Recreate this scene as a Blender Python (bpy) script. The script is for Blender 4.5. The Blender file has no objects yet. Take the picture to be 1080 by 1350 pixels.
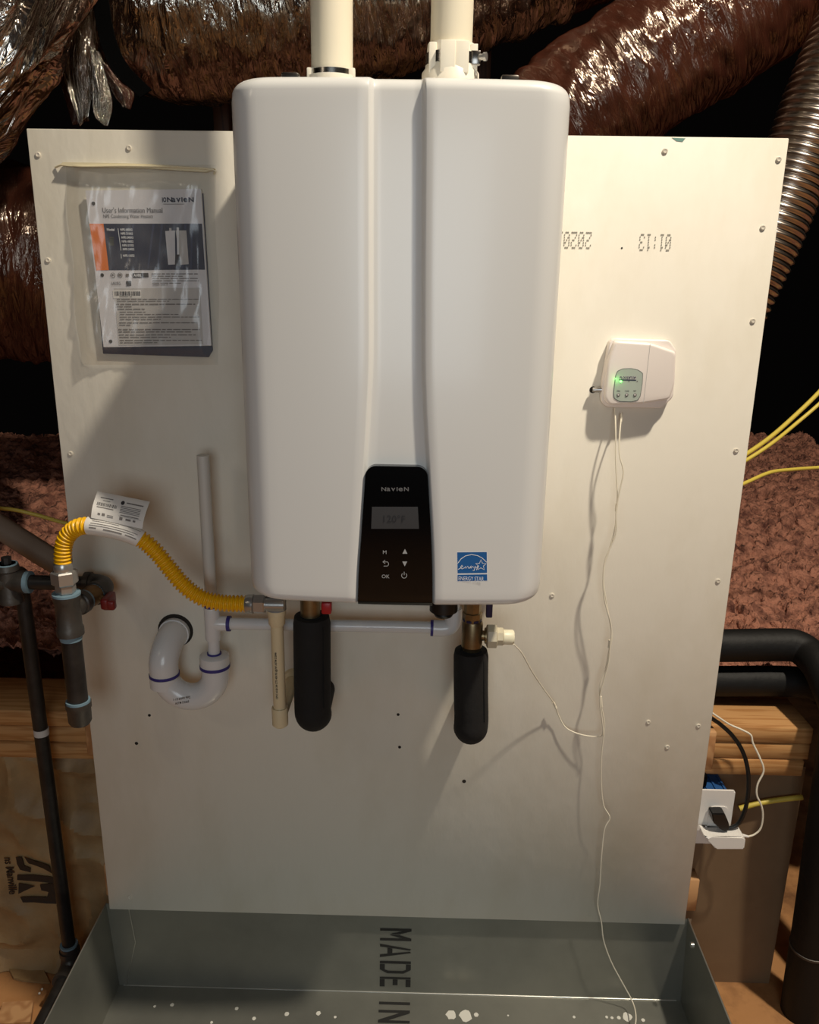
import bpy, bmesh, math, random
from mathutils import Vector, Matrix, noise

random.seed(7)
PI = math.pi
SC = bpy.context.scene
COL = SC.collection

# ------------------------------------------------------------------ camera
CAM = Vector((0.648, -1.428, 1.3123))
PITCH, YAW, ROLL, FPX = -0.2844, 0.0152, -0.0152, 1082.0
ROT = Matrix.Rotation(YAW, 3, 'Z') @ Matrix.Rotation(PITCH, 3, 'X') @ Matrix.Rotation(ROLL, 3, 'Y')
cam = bpy.data.cameras.new('camera')
cam.sensor_fit = 'HORIZONTAL'
cam.sensor_width = 36.0
cam.lens = 36.0 * FPX / 1080.0
cam.clip_start = 0.02
cam_ob = bpy.data.objects.new('camera', cam)
COL.objects.link(cam_ob)
m4 = Matrix.Identity(4)
for i in range(3):
    m4[i][0] = ROT[i][0]
    m4[i][1] = ROT[i][2]
    m4[i][2] = -ROT[i][1]
    m4[i][3] = CAM[i]
cam_ob.matrix_world = m4
SC.camera = cam_ob

# ------------------------------------------------------------------ world, lamps, exposure
SC.view_settings.view_transform = 'Standard'
SC.view_settings.look = 'None'
SC.view_settings.gamma = 1.0
SC.view_settings.use_curve_mapping = False
SC.view_settings.exposure = 0.0
w = bpy.data.worlds.new('attic_gloom')
SC.world = w
w.use_nodes = True
w.node_tree.nodes['Background'].inputs[0].default_value = (1.0, 0.86, 0.78, 1)
w.node_tree.nodes['Background'].inputs[1].default_value = 0.0012


def point_lamp(name, loc, power, color, radius):
    l = bpy.data.lights.new(name, 'POINT')
    l.energy = power
    l.color = color
    l.shadow_soft_size = radius
    o = bpy.data.objects.new(name, l)
    o.location = loc
    COL.objects.link(o)
    return o


def area_lamp(name, loc, target, power, color, size):
    l = bpy.data.lights.new(name, 'AREA')
    l.energy = power
    l.color = color
    l.size = size
    o = bpy.data.objects.new(name, l)
    o.location = loc
    d = Vector(target) - Vector(loc)
    o.rotation_euler = d.to_track_quat('-Z', 'Y').to_euler()
    COL.objects.link(o)
    return o


point_lamp('attic_bulb', (1.90, -1.05, 3.75), 430, (1.0, 0.90, 0.74), 0.07)
point_lamp('weak_left_lamp', (-0.9, -1.6, 2.1), 5, (1.0, 0.86, 0.68), 0.10)  # weak warm point lamp to the left, out of view
area_lamp('fill_light', (0.7, -3.2, 1.35), (0.6, 0, 0.3), 19, (0.85, 0.94, 1.0), 1.2)  # added cool fill behind the camera to lift the shadows, no actual hatch


# ------------------------------------------------------------------ pixel rays -> world points at a known depth
def ray(px, py):
    return ROT @ Vector(((px - 540) / FPX, 1.0, -(py - 675) / FPX))


def P(px, py, y):
    d = ray(px, py)
    return CAM + d * ((y - CAM.y) / d.y)


def PZ(px, py, z):
    d = ray(px, py)
    return CAM + d * ((z - CAM.z) / d.z)


# ------------------------------------------------------------------ materials
def lin(c):
    c = c / 255.0
    return c / 12.92 if c <= 0.04045 else ((c + 0.055) / 1.055) ** 2.4


def rgb(r, g, b):
    return (lin(r), lin(g), lin(b), 1.0)


def mat(name, col, rough=0.5, metal=0.0, vary=None, bump=None, coat=0.0, spec=0.5, stretch=(1, 1, 1), uv=False, emit=0.0, rvary=None):
    """vary=(scale, colour2, lo, hi); bump=(scale, strength, distance)"""
    m = bpy.data.materials.new(name)
    m.use_nodes = True
    nt = m.node_tree
    b = nt.nodes['Principled BSDF']
    b.inputs['Base Color'].default_value = col
    b.inputs['Roughness'].default_value = rough
    b.inputs['Metallic'].default_value = metal
    b.inputs['Coat Weight'].default_value = coat
    b.inputs['Coat Roughness'].default_value = 0.12
    b.inputs['Specular IOR Level'].default_value = spec
    if emit:
        b.inputs['Emission Color'].default_value = col
        b.inputs['Emission Strength'].default_value = emit
    tc = nt.nodes.new('ShaderNodeTexCoord')
    mp = nt.nodes.new('ShaderNodeMapping')
    mp.inputs['Scale'].default_value = stretch
    nt.links.new(tc.outputs['UV' if uv else 'Object'], mp.inputs[0])
    if vary:
        n = nt.nodes.new('ShaderNodeTexNoise')
        n.inputs['Scale'].default_value = vary[0]
        n.inputs['Detail'].default_value = 6
        n.inputs['Roughness'].default_value = 0.6
        r = nt.nodes.new('ShaderNodeMapRange')
        r.inputs[1].default_value = vary[2]
        r.inputs[2].default_value = vary[3]
        mx = nt.nodes.new('ShaderNodeMix')
        mx.data_type = 'RGBA'
        mx.inputs[6].default_value = col
        mx.inputs[7].default_value = vary[1]
        nt.links.new(mp.outputs[0], n.inputs[0])
        nt.links.new(n.outputs[0], r.inputs[0])
        nt.links.new(r.outputs[0], mx.inputs[0])
        nt.links.new(mx.outputs[2], b.inputs['Base Color'])
    if rvary:
        n = nt.nodes.new('ShaderNodeTexNoise')
        n.inputs['Scale'].default_value = rvary[0]
        r = nt.nodes.new('ShaderNodeMapRange')
        r.inputs[1].default_value = 0.3
        r.inputs[2].default_value = 0.7
        r.inputs[3].default_value = rvary[1]
        r.inputs[4].default_value = rvary[2]
        nt.links.new(mp.outputs[0], n.inputs[0])
        nt.links.new(n.outputs[0], r.inputs[0])
        nt.links.new(r.outputs[0], b.inputs['Roughness'])
    if bump:
        n = nt.nodes.new('ShaderNodeTexNoise')
        n.inputs['Scale'].default_value = bump[0]
        n.inputs['Detail'].default_value = 5
        bp = nt.nodes.new('ShaderNodeBump')
        bp.inputs['Strength'].default_value = bump[1]
        bp.inputs['Distance'].default_value = bump[2]
        nt.links.new(mp.outputs[0], n.inputs[0])
        nt.links.new(n.outputs[0], bp.inputs['Height'])
        nt.links.new(bp.outputs[0], b.inputs['Normal'])
    return m


def wood_mat(name, c1, c2, axis_scale=(2.2, 26, 26)):
    m = mat(name, c1, 0.62)
    nt = m.node_tree
    b = nt.nodes['Principled BSDF']
    tc = nt.nodes.new('ShaderNodeTexCoord')
    mp = nt.nodes.new('ShaderNodeMapping')
    mp.inputs['Scale'].default_value = axis_scale
    n0 = nt.nodes.new('ShaderNodeTexNoise')
    n0.inputs['Scale'].default_value = 1.1
    n0.inputs['Detail'].default_value = 3
    wv = nt.nodes.new('ShaderNodeMath')
    wv.operation = 'MULTIPLY'
    wv.inputs[1].default_value = 42
    sn = nt.nodes.new('ShaderNodeMath')
    sn.operation = 'SINE'
    r = nt.nodes.new('ShaderNodeMapRange')
    r.inputs[1].default_value = -0.4
    r.inputs[2].default_value = 1
    mx = nt.nodes.new('ShaderNodeMix')
    mx.data_type = 'RGBA'
    mx.inputs[6].default_value = c1
    mx.inputs[7].default_value = c2
    nt.links.new(tc.outputs['Object'], mp.inputs[0])
    nt.links.new(mp.outputs[0], n0.inputs[0])
    nt.links.new(n0.outputs[0], wv.inputs[0])
    nt.links.new(wv.outputs[0], sn.inputs[0])
    nt.links.new(sn.outputs[0], r.inputs[0])
    nt.links.new(r.outputs[0], mx.inputs[0])
    nt.links.new(mx.outputs[2], b.inputs['Base Color'])
    return m


def foil_mat(name, tint, under, mixv=0.55, rough=0.2, bump=1.0, scale=(34, 7, 1), dist=0.012):
    """metallised film jacket: glossy metal skin over a brown under-layer, crinkled across its run"""
    m = bpy.data.materials.new(name)
    m.use_nodes = True
    nt = m.node_tree
    nt.nodes.clear()
    out = nt.nodes.new('ShaderNodeOutputMaterial')
    g = nt.nodes.new('ShaderNodeBsdfGlossy')
    g.inputs['Color'].default_value = tint
    g.inputs['Roughness'].default_value = rough
    d = nt.nodes.new('ShaderNodeBsdfDiffuse')
    mx = nt.nodes.new('ShaderNodeMixShader')
    mx.inputs[0].default_value = mixv
    tc = nt.nodes.new('ShaderNodeTexCoord')
    mp = nt.nodes.new('ShaderNodeMapping')
    mp.inputs['Scale'].default_value = scale
    n = nt.nodes.new('ShaderNodeTexNoise')
    n.inputs['Scale'].default_value = 2.0
    n.inputs['Detail'].default_value = 4
    n.inputs['Distortion'].default_value = 0.8
    bp = nt.nodes.new('ShaderNodeBump')
    bp.inputs['Strength'].default_value = bump
    bp.inputs['Distance'].default_value = dist
    n2 = nt.nodes.new('ShaderNodeTexNoise')
    n2.inputs['Scale'].default_value = 5.0
    n2.inputs['Detail'].default_value = 4
    cr = nt.nodes.new('ShaderNodeMix')
    cr.data_type = 'RGBA'
    cr.inputs[6].default_value = under
    cr.inputs[7].default_value = (under[0] * 0.25, under[1] * 0.22, under[2] * 0.25, 1)
    nt.links.new(tc.outputs['UV'], mp.inputs[0])
    nt.links.new(mp.outputs[0], n.inputs[0])
    nt.links.new(n.outputs[0], bp.inputs['Height'])
    nt.links.new(bp.outputs[0], g.inputs['Normal'])
    nt.links.new(tc.outputs['Object'], n2.inputs[0])
    nt.links.new(n2.outputs[0], cr.inputs[0])
    nt.links.new(cr.outputs[2], d.inputs['Color'])
    nt.links.new(d.outputs[0], mx.inputs[1])
    nt.links.new(g.outputs[0], mx.inputs[2])
    nt.links.new(mx.outputs[0], out.inputs[0])
    return m


def film_mat(name):
    m = bpy.data.materials.new(name)
    m.use_nodes = True
    nt = m.node_tree
    nt.nodes.clear()
    out = nt.nodes.new('ShaderNodeOutputMaterial')
    t = nt.nodes.new('ShaderNodeBsdfTransparent')
    t.inputs[0].default_value = (0.985, 0.98, 0.97, 1)
    g = nt.nodes.new('ShaderNodeBsdfGlossy')
    g.inputs['Roughness'].default_value = 0.22
    g.inputs['Color'].default_value = (1, 1, 1, 1)
    d = nt.nodes.new('ShaderNodeBsdfDiffuse')
    d.inputs['Color'].default_value = (0.72, 0.69, 0.64, 1)
    f = nt.nodes.new('ShaderNodeLayerWeight')
    f.inputs['Blend'].default_value = 0.35
    m1 = nt.nodes.new('ShaderNodeMixShader')
    m1.inputs[0].default_value = 0.07
    m2 = nt.nodes.new('ShaderNodeMixShader')
    mr = nt.nodes.new('ShaderNodeMapRange')
    mr.inputs[3].default_value = 0.02
    mr.inputs[4].default_value = 0.35
    nt.links.new(f.outputs['Fresnel'], mr.inputs[0])
    nt.links.new(t.outputs[0], m1.inputs[1])
    nt.links.new(d.outputs[0], m1.inputs[2])
    nt.links.new(mr.outputs[0], m2.inputs[0])
    nt.links.new(m1.outputs[0], m2.inputs[1])
    nt.links.new(g.outputs[0], m2.inputs[2])
    nt.links.new(m2.outputs[0], out.inputs[0])
    return m


M = {}
M['board'] = mat('painted_plywood', rgb(232, 226, 212), 0.55, vary=(2.2, rgb(214, 205, 184), 0.45, 0.8), bump=(34, 0.22, 0.003), stretch=(1.6, 1, 0.7))
M['cutwood'] = wood_mat('cut_lumber', rgb(196, 150, 104), rgb(168, 120, 78), (8, 8, 8))
M['lumber'] = wood_mat('pine_lumber', rgb(190, 142, 90), rgb(168, 118, 68))
M['darkwood'] = wood_mat('dark_truss_wood', rgb(84, 54, 36), rgb(60, 38, 26), (20, 20, 2))
M['floor'] = mat('plywood_floor', rgb(176, 126, 78), 0.75, vary=(9, rgb(112, 74, 42), 0.45, 0.7), bump=(40, 0.4, 0.004))
M['panel'] = mat('brown_hardboard', rgb(128, 104, 78), 0.6, vary=(2.5, rgb(106, 84, 62), 0.4, 0.7))
M['roof'] = mat('dark_roof_deck', rgb(70, 48, 34), 0.8, vary=(4, rgb(45, 30, 22), 0.3, 0.7))
M['enamel'] = mat('white_enamel', rgb(224, 224, 221), 0.3, coat=0.2)
M['black_gloss'] = mat('black_gloss', rgb(8, 8, 9), 0.12, spec=0.35)
M['lcd'] = mat('unlit_display', rgb(58, 58, 59), 0.3)
M['lcd_text'] = mat('display_digits', rgb(38, 38, 40), 0.3)
M['icon'] = mat('icon_print', rgb(172, 172, 172), 0.5)
M['logo_grey'] = mat('logo_print_grey', rgb(112, 110, 108), 0.4, 0.3)
M['grey_seal'] = mat('grey_seal', rgb(130, 130, 128), 0.6)
M['blue'] = mat('sticker_blue', rgb(12, 92, 158), 0.4)
M['white'] = mat('white_print', rgb(236, 238, 240), 0.5)
M['steel'] = mat('stainless_band', rgb(150, 146, 140), 0.25, 1.0)
M['chrome'] = mat('plated_nut', rgb(178, 176, 172), 0.28, 0.72)
M['zinc'] = mat('galvanised_sheet', rgb(150, 149, 140), 0.36, 0.62, vary=(4, rgb(136, 136, 128), 0.4, 0.65), rvary=(5, 0.28, 0.42))
M['zinc_edge'] = mat('bright_sheet_edge', rgb(205, 205, 200), 0.3, 0.9)
M['stencil'] = mat('stencil_ink', rgb(34, 33, 32), 0.6)
M['splash'] = mat('dried_paint', rgb(226, 224, 214), 0.6)
M['ivory'] = mat('ivory_vent_pipe', rgb(236, 226, 202), 0.4)
M['ivory2'] = mat('white_vent_collar', rgb(240, 232, 214), 0.4)
M['pvc'] = mat('white_pvc', rgb(222, 220, 218), 0.25, coat=0.15)
M['pvc_dull'] = mat('hazy_pvc', rgb(206, 202, 194), 0.4)
M['primer'] = mat('purple_primer', rgb(52, 44, 120), 0.5)
M['cpvc'] = mat('cream_pipe', rgb(222, 204, 166), 0.4)
M['ink'] = mat('pipe_print', rgb(70, 64, 56), 0.6)
M['foam'] = mat('black_foam', rgb(19, 18, 18), 0.85, bump=(120, 0.4, 0.002), vary=(20, rgb(25, 24, 23), 0.4, 0.7))
M['foam_in'] = mat('foam_core', rgb(14, 14, 14), 0.95)
M['brass'] = mat('dull_brass', rgb(150, 132, 98), 0.40, 0.9, vary=(25, rgb(120, 104, 78), 0.4, 0.7))
M['red'] = mat('red_handle', rgb(176, 24, 30), 0.4)
M['darkred'] = mat('dark_red_handle', rgb(118, 24, 22), 0.4)
M['navyh'] = mat('navy_handle', rgb(22, 26, 66), 0.4)
M['sensor'] = mat('pale_plastic', rgb(206, 196, 170), 0.45)
M['sensor2'] = mat('white_plug', rgb(238, 232, 204), 0.4)
M['iron'] = mat('black_iron', rgb(36, 34, 33), 0.42, 0.35, vary=(30, rgb(52, 49, 47), 0.4, 0.7))
M['iron_fit'] = mat('grey_iron_fitting', rgb(74, 70, 66), 0.45, 0.5, bump=(140, 0.25, 0.002))
M['dope'] = mat('blue_pipe_dope', rgb(112, 138, 152), 0.6)
M['valve'] = mat('worn_valve_body', rgb(124, 96, 62), 0.45, 0.7)
M['yellow'] = mat('yellow_coating', rgb(238, 182, 16), 0.38)
M['paper'] = mat('label_paper', rgb(226, 222, 216), 0.5)
M['paper_grey'] = mat('grey_print', rgb(120, 114, 110), 0.6)
M['paper_lgrey'] = mat('light_grey_print', rgb(196, 192, 188), 0.6)
M['print_dark'] = mat('dark_print', rgb(52, 50, 54), 0.6)
M['print_navy'] = mat('navy_print', rgb(34, 42, 68), 0.45)
M['print_navy2'] = mat('navy_print_streak', rgb(52, 62, 92), 0.45)
M['orange'] = mat('orange_print', rgb(234, 124, 40), 0.45)
M['manual'] = mat('manual_cover', rgb(222, 220, 222), 0.45)
M['olive'] = mat('olive_print', rgb(96, 98, 60), 0.5)
M['film'] = film_mat('clear_plastic_film')
M['zip'] = mat('bag_zip', rgb(226, 214, 178), 0.35)
M['alarm'] = mat('white_abs', rgb(238, 228, 220), 0.35)
M['alarm_face'] = mat('grey_green_face', rgb(176, 186, 174), 0.4)
M['alarm_rim'] = mat('dark_rim', rgb(112, 118, 112), 0.4)
M['led'] = mat('green_led', (0.12, 1.0, 0.10, 1), 0.4, emit=6.0)
M['button'] = mat('grey_button', rgb(116, 110, 110), 0.4)
M['button_ctr'] = mat('pale_button_centre', rgb(206, 204, 200), 0.4)
M['wire'] = mat('white_wire', rgb(236, 228, 208), 0.4)
M['screw'] = mat('painted_screw', rgb(214, 206, 190), 0.5)
M['hole'] = mat('dark_recess', rgb(40, 34, 28), 0.9)
M['stampgrey'] = mat('grey_stamp_ink', rgb(172, 168, 156), 0.7)
M['teal'] = mat('teal_mark', rgb(120, 160, 150), 0.7)
M['pink'] = mat('pink_blown_wool', rgb(168, 114, 92), 0.95, vary=(22, rgb(84, 46, 36), 0.44, 0.66), bump=(60, 1.0, 0.02))
M['kraft'] = mat('kraft_paper', rgb(170, 140, 98), 0.6, vary=(5, rgb(128, 100, 66), 0.4, 0.7), bump=(9, 0.5, 0.02))
M['kraft_ink'] = mat('kraft_ink', rgb(38, 32, 28), 0.6)
M['blackpipe'] = mat('black_rubber_insulation', rgb(15, 14, 13), 0.6, spec=0.3, bump=(60, 0.35, 0.003))
M['bluebox'] = mat('blue_outlet_box', rgb(40, 84, 138), 0.4)
M['plate'] = mat('white_cover_plate', rgb(232, 228, 222), 0.35)
M['cord_black'] = mat('black_cord', rgb(16, 16, 16), 0.4)
M['nm'] = mat('yellow_cable_jacket', rgb(206, 184, 78), 0.45)
M['greypipe'] = mat('grey_conduit', rgb(126, 110, 96), 0.5)
M['foil'] = foil_mat('foil_jacket', (0.80, 0.68, 0.56, 1), rgb(76, 41, 29), 0.15, 0.17)
M['foil_bright'] = foil_mat('bright_foil_jacket', (0.92, 0.84, 0.72, 1), rgb(66, 47, 37), 0.60, 0.15)
M['foil_fold'] = foil_mat('folded_foil_jacket', (0.96, 0.88, 0.78, 1), rgb(66, 46, 34), 0.66, 0.16, scale=(5, 22, 1), dist=0.02)
M['alu'] = mat('aluminium_flex', rgb(190, 178, 166), 0.28, 1.0)
M['strap'] = mat('black_strap', rgb(4, 4, 4), 0.8, spec=0.05)


# ------------------------------------------------------------------ object helpers
def root_loc(o):
    v = Vector((0, 0, 0))
    while o is not None:
        v += o.location
        o = o.parent
    return v


def obj(name, bm, m, parent=None, smooth=True, angle=40):
    me = bpy.data.meshes.new(name)
    bmesh.ops.recalc_face_normals(bm, faces=bm.faces[:])
    if parent is not None:
        bmesh.ops.translate(bm, verts=bm.verts[:], vec=-root_loc(parent))
    if smooth:
        for f in bm.faces:
            f.smooth = True
        a = math.radians(angle)
        for e in bm.edges:
            if len(e.link_faces) == 2 and e.calc_face_angle(0) > a:
                e.smooth = False
    bm.to_mesh(me)
    bm.free()
    me.materials.append(m)
    o = bpy.data.objects.new(name, me)
    COL.objects.link(o)
    if parent is not None:
        o.parent = parent
    return o


def thing(name, label, cat, loc=(0, 0, 0), group=None):
    o = bpy.data.objects.new(name, None)
    o.empty_display_size = 0.05
    o.location = loc
    COL.objects.link(o)
    tag(o, label, cat, group)
    return o


def tag(o, label, cat, group=None):
    o['label'] = label
    o['category'] = cat
    if group:
        o['group'] = group
    return o


def struct(name, bm, m, parent=None, **k):
    o = obj(name, bm, m, parent, **k)
    if parent is None:
        o['kind'] = 'structure'
    return o


def new():
    return bmesh.new()


def box(bm, x0, x1, y0, y1, z0, z1, bev=0.0, seg=2):
    r = bmesh.ops.create_cube(bm, size=1.0)
    vs = r['verts']
    for v in vs:
        v.co = Vector((x0 + (v.co.x + .5) * (x1 - x0), y0 + (v.co.y + .5) * (y1 - y0), z0 + (v.co.z + .5) * (z1 - z0)))
    if bev:
        es = list({e for v in vs for e in v.link_edges})
        bmesh.ops.bevel(bm, geom=es, offset=bev, segments=seg, affect='EDGES', profile=0.5)
    return vs


def spline(pts, n=8):
    pts = [Vector(p) for p in pts]
    if len(pts) < 3:
        return [pts[0].lerp(pts[-1], i / n) for i in range(n + 1)]
    out = []
    ext = [pts[0] * 2 - pts[1]] + pts + [pts[-1] * 2 - pts[-2]]
    for i in range(1, len(ext) - 2):
        a, b, c, d = ext[i - 1:i + 3]
        for k in range(n):
            t = k / n
            out.append(0.5 * ((2 * b) + (c - a) * t + (2 * a - 5 * b + 4 * c - d) * t * t + (3 * b - a - 3 * c + d) * t ** 3))
    out.append(pts[-1])
    return out


def resample(pts, n):
    L = [0.0]
    for i in range(1, len(pts)):
        L.append(L[-1] + (pts[i] - pts[i - 1]).length)
    tot = L[-1]
    out, j = [], 0
    for k in range(n + 1):
        s = tot * k / n
        while j < len(pts) - 2 and L[j + 1] < s:
            j += 1
        t = (s - L[j]) / max(1e-9, L[j + 1] - L[j])
        out.append(pts[j].lerp(pts[j + 1], min(1, max(0, t))))
    return out, tot


def tube(bm, pts, r, seg=16, caps=True, rfun=None, uv=False):
    """swept tube along pts; r number or list; rfun(i, k, s, theta)->radius"""
    pts = [Vector(p) for p in pts]
    n = len(pts)
    tang = []
    for i in range(n):
        a = pts[max(0, i - 1)]
        b = pts[min(n - 1, i + 1)]
        tang.append((b - a).normalized())
    t0 = tang[0]
    up = Vector((0, 0, 1)) if abs(t0.z) < 0.9 else Vector((0, -1, 0))
    nrm = (up - t0 * up.dot(t0)).normalized()
    rings = []
    s = 0.0
    ss = []
    for i in range(n):
        if i:
            s += (pts[i] - pts[i - 1]).length
            q = tang[i - 1].rotation_difference(tang[i])
            nrm = (q @ nrm)
            nrm = (nrm - tang[i] * nrm.dot(tang[i])).normalized()
        ss.append(s)
        bi = tang[i].cross(nrm)
        ring = []
        for k in range(seg):
            th = 2 * PI * k / seg
            rr = rfun(i, k, s, th) if rfun else (r[i] if isinstance(r, (list, tuple)) else r)
            ring.append(bm.verts.new(pts[i] + (nrm * math.cos(th) + bi * math.sin(th)) * rr))
        rings.append(ring)
    lay = bm.loops.layers.uv.verify() if uv else None
    R0 = r if not isinstance(r, (list, tuple)) else r[0]
    for i in range(n - 1):
        for k in range(seg):
            k2 = (k + 1) % seg
            f = bm.faces.new((rings[i][k], rings[i][k2], rings[i + 1][k2], rings[i + 1][k]))
            if uv:
                vals = [(ss[i], k), (ss[i], k + 1), (ss[i + 1], k + 1), (ss[i + 1], k)]
                for l, (u, v) in zip(f.loops, vals):
                    l[lay].uv = (u, v * 2 * PI * R0 / seg)
    if caps:
        bm.faces.new(rings[0])
        bm.faces.new(list(reversed(rings[-1])))
    return rings


def rod(bm, a, b, r, seg=20, r2=None):
    a, b = Vector(a), Vector(b)
    tube(bm, [a, b], [r, r if r2 is None else r2], seg)


def lathe(bm, a, d, prof, seg=24):
    """profile [(distance along d, radius)] around the axis a + d*s (closed ends)"""
    a = Vector(a)
    d = Vector(d).normalized()
    up = Vector((0, 0, 1)) if abs(d.z) < 0.9 else Vector((0, -1, 0))
    n = (up - d * up.dot(d)).normalized()
    b = d.cross(n)
    rings = []
    for (s, r) in prof:
        rings.append([bm.verts.new(a + d * s + (n * math.cos(2 * PI * k / seg) + b * math.sin(2 * PI * k / seg)) * max(r, 1e-5)) for k in range(seg)])
    for i in range(len(rings) - 1):
        for k in range(seg):
            k2 = (k + 1) % seg
            bm.faces.new((rings[i][k], rings[i][k2], rings[i + 1][k2], rings[i + 1][k]))
    bm.faces.new(rings[0])
    bm.faces.new(list(reversed(rings[-1])))


def lathe_obj(name, a, d, prof, m, parent, seg=24):
    bm = new()
    lathe(bm, a, d, prof, seg)
    return obj(name, bm, m, parent)


def rod_obj(name, a, b, r, m, parent, seg=20, r2=None):
    bm = new()
    rod(bm, a, b, r, seg, r2)
    return obj(name, bm, m, parent)


def ring_obj(name, a, d, r0, r1, wdt, m, parent, seg=28):
    """a short band: outer radius r1, from a along d for wdt"""
    return lathe_obj(name, a, d, [(0, r0), (0, r1), (wdt, r1), (wdt, r0)], m, parent, seg)


def prism(bm, poly, y0, y1):
    """poly of (x, z), extruded y0..y1"""
    f = [bm.verts.new((x, y0, z)) for x, z in poly]
    b = [bm.verts.new((x, y1, z)) for x, z in poly]
    n = len(poly)
    bm.faces.new(f)
    bm.faces.new(list(reversed(b)))
    for i in range(n):
        j = (i + 1) % n
        bm.faces.new((f[i], b[i], b[j], f[j]))


def text_bm(s, o, xa, ya, size, sx=1.0, bold=0.0, center=False, conform=None, lift=0.0, shear=0.0):
    cu = bpy.data.curves.new('lettering', 'FONT')
    cu.body = s
    cu.size = 1.0
    cu.offset = bold
    cu.shear = shear
    cu.resolution_u = 3
    if center:
        cu.align_x = 'CENTER'
    ob = bpy.data.objects.new('lettering', cu)
    me = ob.to_mesh()
    bm = new()
    bm.from_mesh(me)
    ob.to_mesh_clear()
    bpy.data.objects.remove(ob)
    bpy.data.curves.remove(cu)
    o, xa, ya = Vector(o), Vector(xa), Vector(ya)
    if conform:
        bmesh.ops.triangulate(bm, faces=bm.faces[:])
    for v in bm.verts:
        p = o + xa * (v.co.x * size * sx) + ya * (v.co.y * size)
        if conform:
            p.y = conform(p.x, p.z) - lift
        v.co = p
    return bm


def text(name, s, o, xa, ya, size, m, parent, **k):
    return obj(name, text_bm(s, o, xa, ya, size, **k), m, parent, smooth=False)


def quad(bm, p, ux, uy, w_, h_):
    p, ux, uy = Vector(p), Vector(ux), Vector(uy)
    vs = [bm.verts.new(q) for q in (p, p + ux * w_, p + ux * w_ + uy * h_, p + uy * h_)]
    return bm.faces.new(vs)


def rrect(x0, x1, z0, z1, r, n=5):
    out = []
    for cx, cz, a0 in ((x1 - r, z1 - r, 0), (x0 + r, z1 - r, 90), (x0 + r, z0 + r, 180), (x1 - r, z0 + r, 270)):
        for k in range(n + 1):
            a = math.radians(a0 + 90 * k / n)
            out.append((cx + r * math.cos(a), cz + r * math.sin(a)))
    return out


X, Y, Z = Vector((1, 0, 0)), Vector((0, 1, 0)), Vector((0, 0, 1))
BW, BH = 1.22, 1.525
FLOOR = -0.25

# ------------------------------------------------------------------ the setting
bm = new()
box(bm, -3.0, 4.2, -4.0, 5.0, FLOOR - 0.02, FLOOR)
struct('floor', bm, M['floor'], smooth=False)
bm = new()
box(bm, 0.55, 1.470, 0.10, 0.115, FLOOR, 0.322)
wall_back = struct('wall_back', bm, M['panel'], smooth=False)
bm = new()
vs = [bm.verts.new(p) for p in ((-3, -4, 4.3), (4.2, -4, 4.3), (4.2, 5, 4.7), (-3, 5, 4.7), (-3, -4, 4.34), (4.2, -4, 4.34), (4.2, 5, 4.74), (-3, 5, 4.74))]
for f in ((0, 1, 2, 3), (7, 6, 5, 4), (0, 4, 5, 1), (1, 5, 6, 2), (2, 6, 7, 3), (3, 7, 4, 0)):
    bm.faces.new([vs[i] for i in f])
struct('ceiling', bm, M['roof'], smooth=False)

# ------------------------------------------------------------------ lumber beam behind the board
beam = thing('lumber_header', 'long beam of three stacked pine planks running behind the white board', 'beam', (0.6, 0.13, 0.325))
beam['kind'] = 'thing'
for k in range(3):
    bm = new()
    z0 = 0.325 + k * 0.0375
    off = (0.0, 0.003, 0.001)[k]
    box(bm, -1.1, 1.452 - 0.004 * (2 - k) * (k != 1), 0.060 + off, 0.20 + off, z0, z0 + 0.0358, 0.002, 1)
    obj('plank', bm, M['lumber'], beam, angle=60)

# ------------------------------------------------------------------ mounting board
board = thing('mounting_board', 'large white painted plywood board carrying the water heater', 'board', (BW / 2, 0.009, 0))
bm = new()
box(bm, 0, BW, 0, 0.018, 0, BH, 0.0012, 1)
obj('plywood_panel', bm, M['board'], board, angle=60)
for (x0, x1, z0, z1) in ((-0.020, 1.241, 0.362, 0.448), (-0.012, 1.247, 0.018, 0.098)):
    bm = new()
    box(bm, x0, x1, 0.0184, 0.056, z0, z1, 0.002, 1)
    obj('cleat', bm, M['cutwood'], board, angle=60)
# screws share one mesh
bm = new()
lathe(bm, (0, 0, 0), (0, -1, 0), [(-0.002, 0.0045), (0.0008, 0.0045), (0.0016, 0.0030), (0.0010, 0.0016), (0.0010, 0.0001)], 12)
sc_me = None
for (px, py) in ((50, 204), (170, 195), (63, 343), (93, 598), (877, 199), (1027, 210), (993, 423), (971, 594), (947, 766),
                 (855, 952), (921, 957), (880, 985), (171, 1183), (728, 785), (1006, 300)):
    p = P(px, py, -0.0006)
    if sc_me is None:
        o = obj('screw', bm, M['screw'], None)
        sc_me = o.data
    else:
        o = bpy.data.objects.new('screw', sc_me)
        COL.objects.link(o)
    o.parent = board
    o.location = p - board.location
# small nail holes and knots
for (px, py, r) in ((525, 942, .003), (527, 985, .003), (180, 980, .0035), (197, 943, .003), (378, 422, .002), (612, 1030, .004), (820, 327, .0015)):
    lathe_obj('nail_hole', P(px, py, 0.0), (0, -1, 0), [(-0.001, r), (0.0004, r)], M['hole'], board, 10)
# dot-matrix mill stamp, printed upside down
DOT = {'0': "01110 10001 10011 10101 11001 10001 01110", '1': "00100 01100 00100 00100 00100 00100 01110",
       '2': "01110 10001 00001 00110 01000 10000 11111", '3': "01110 10001 00001 00110 00001 10001 01110",
       ':': "00000 00100 00100 00000 00100 00100 00000", '/': "00001 00010 00010 00100 01000 01000 10000"}


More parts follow.
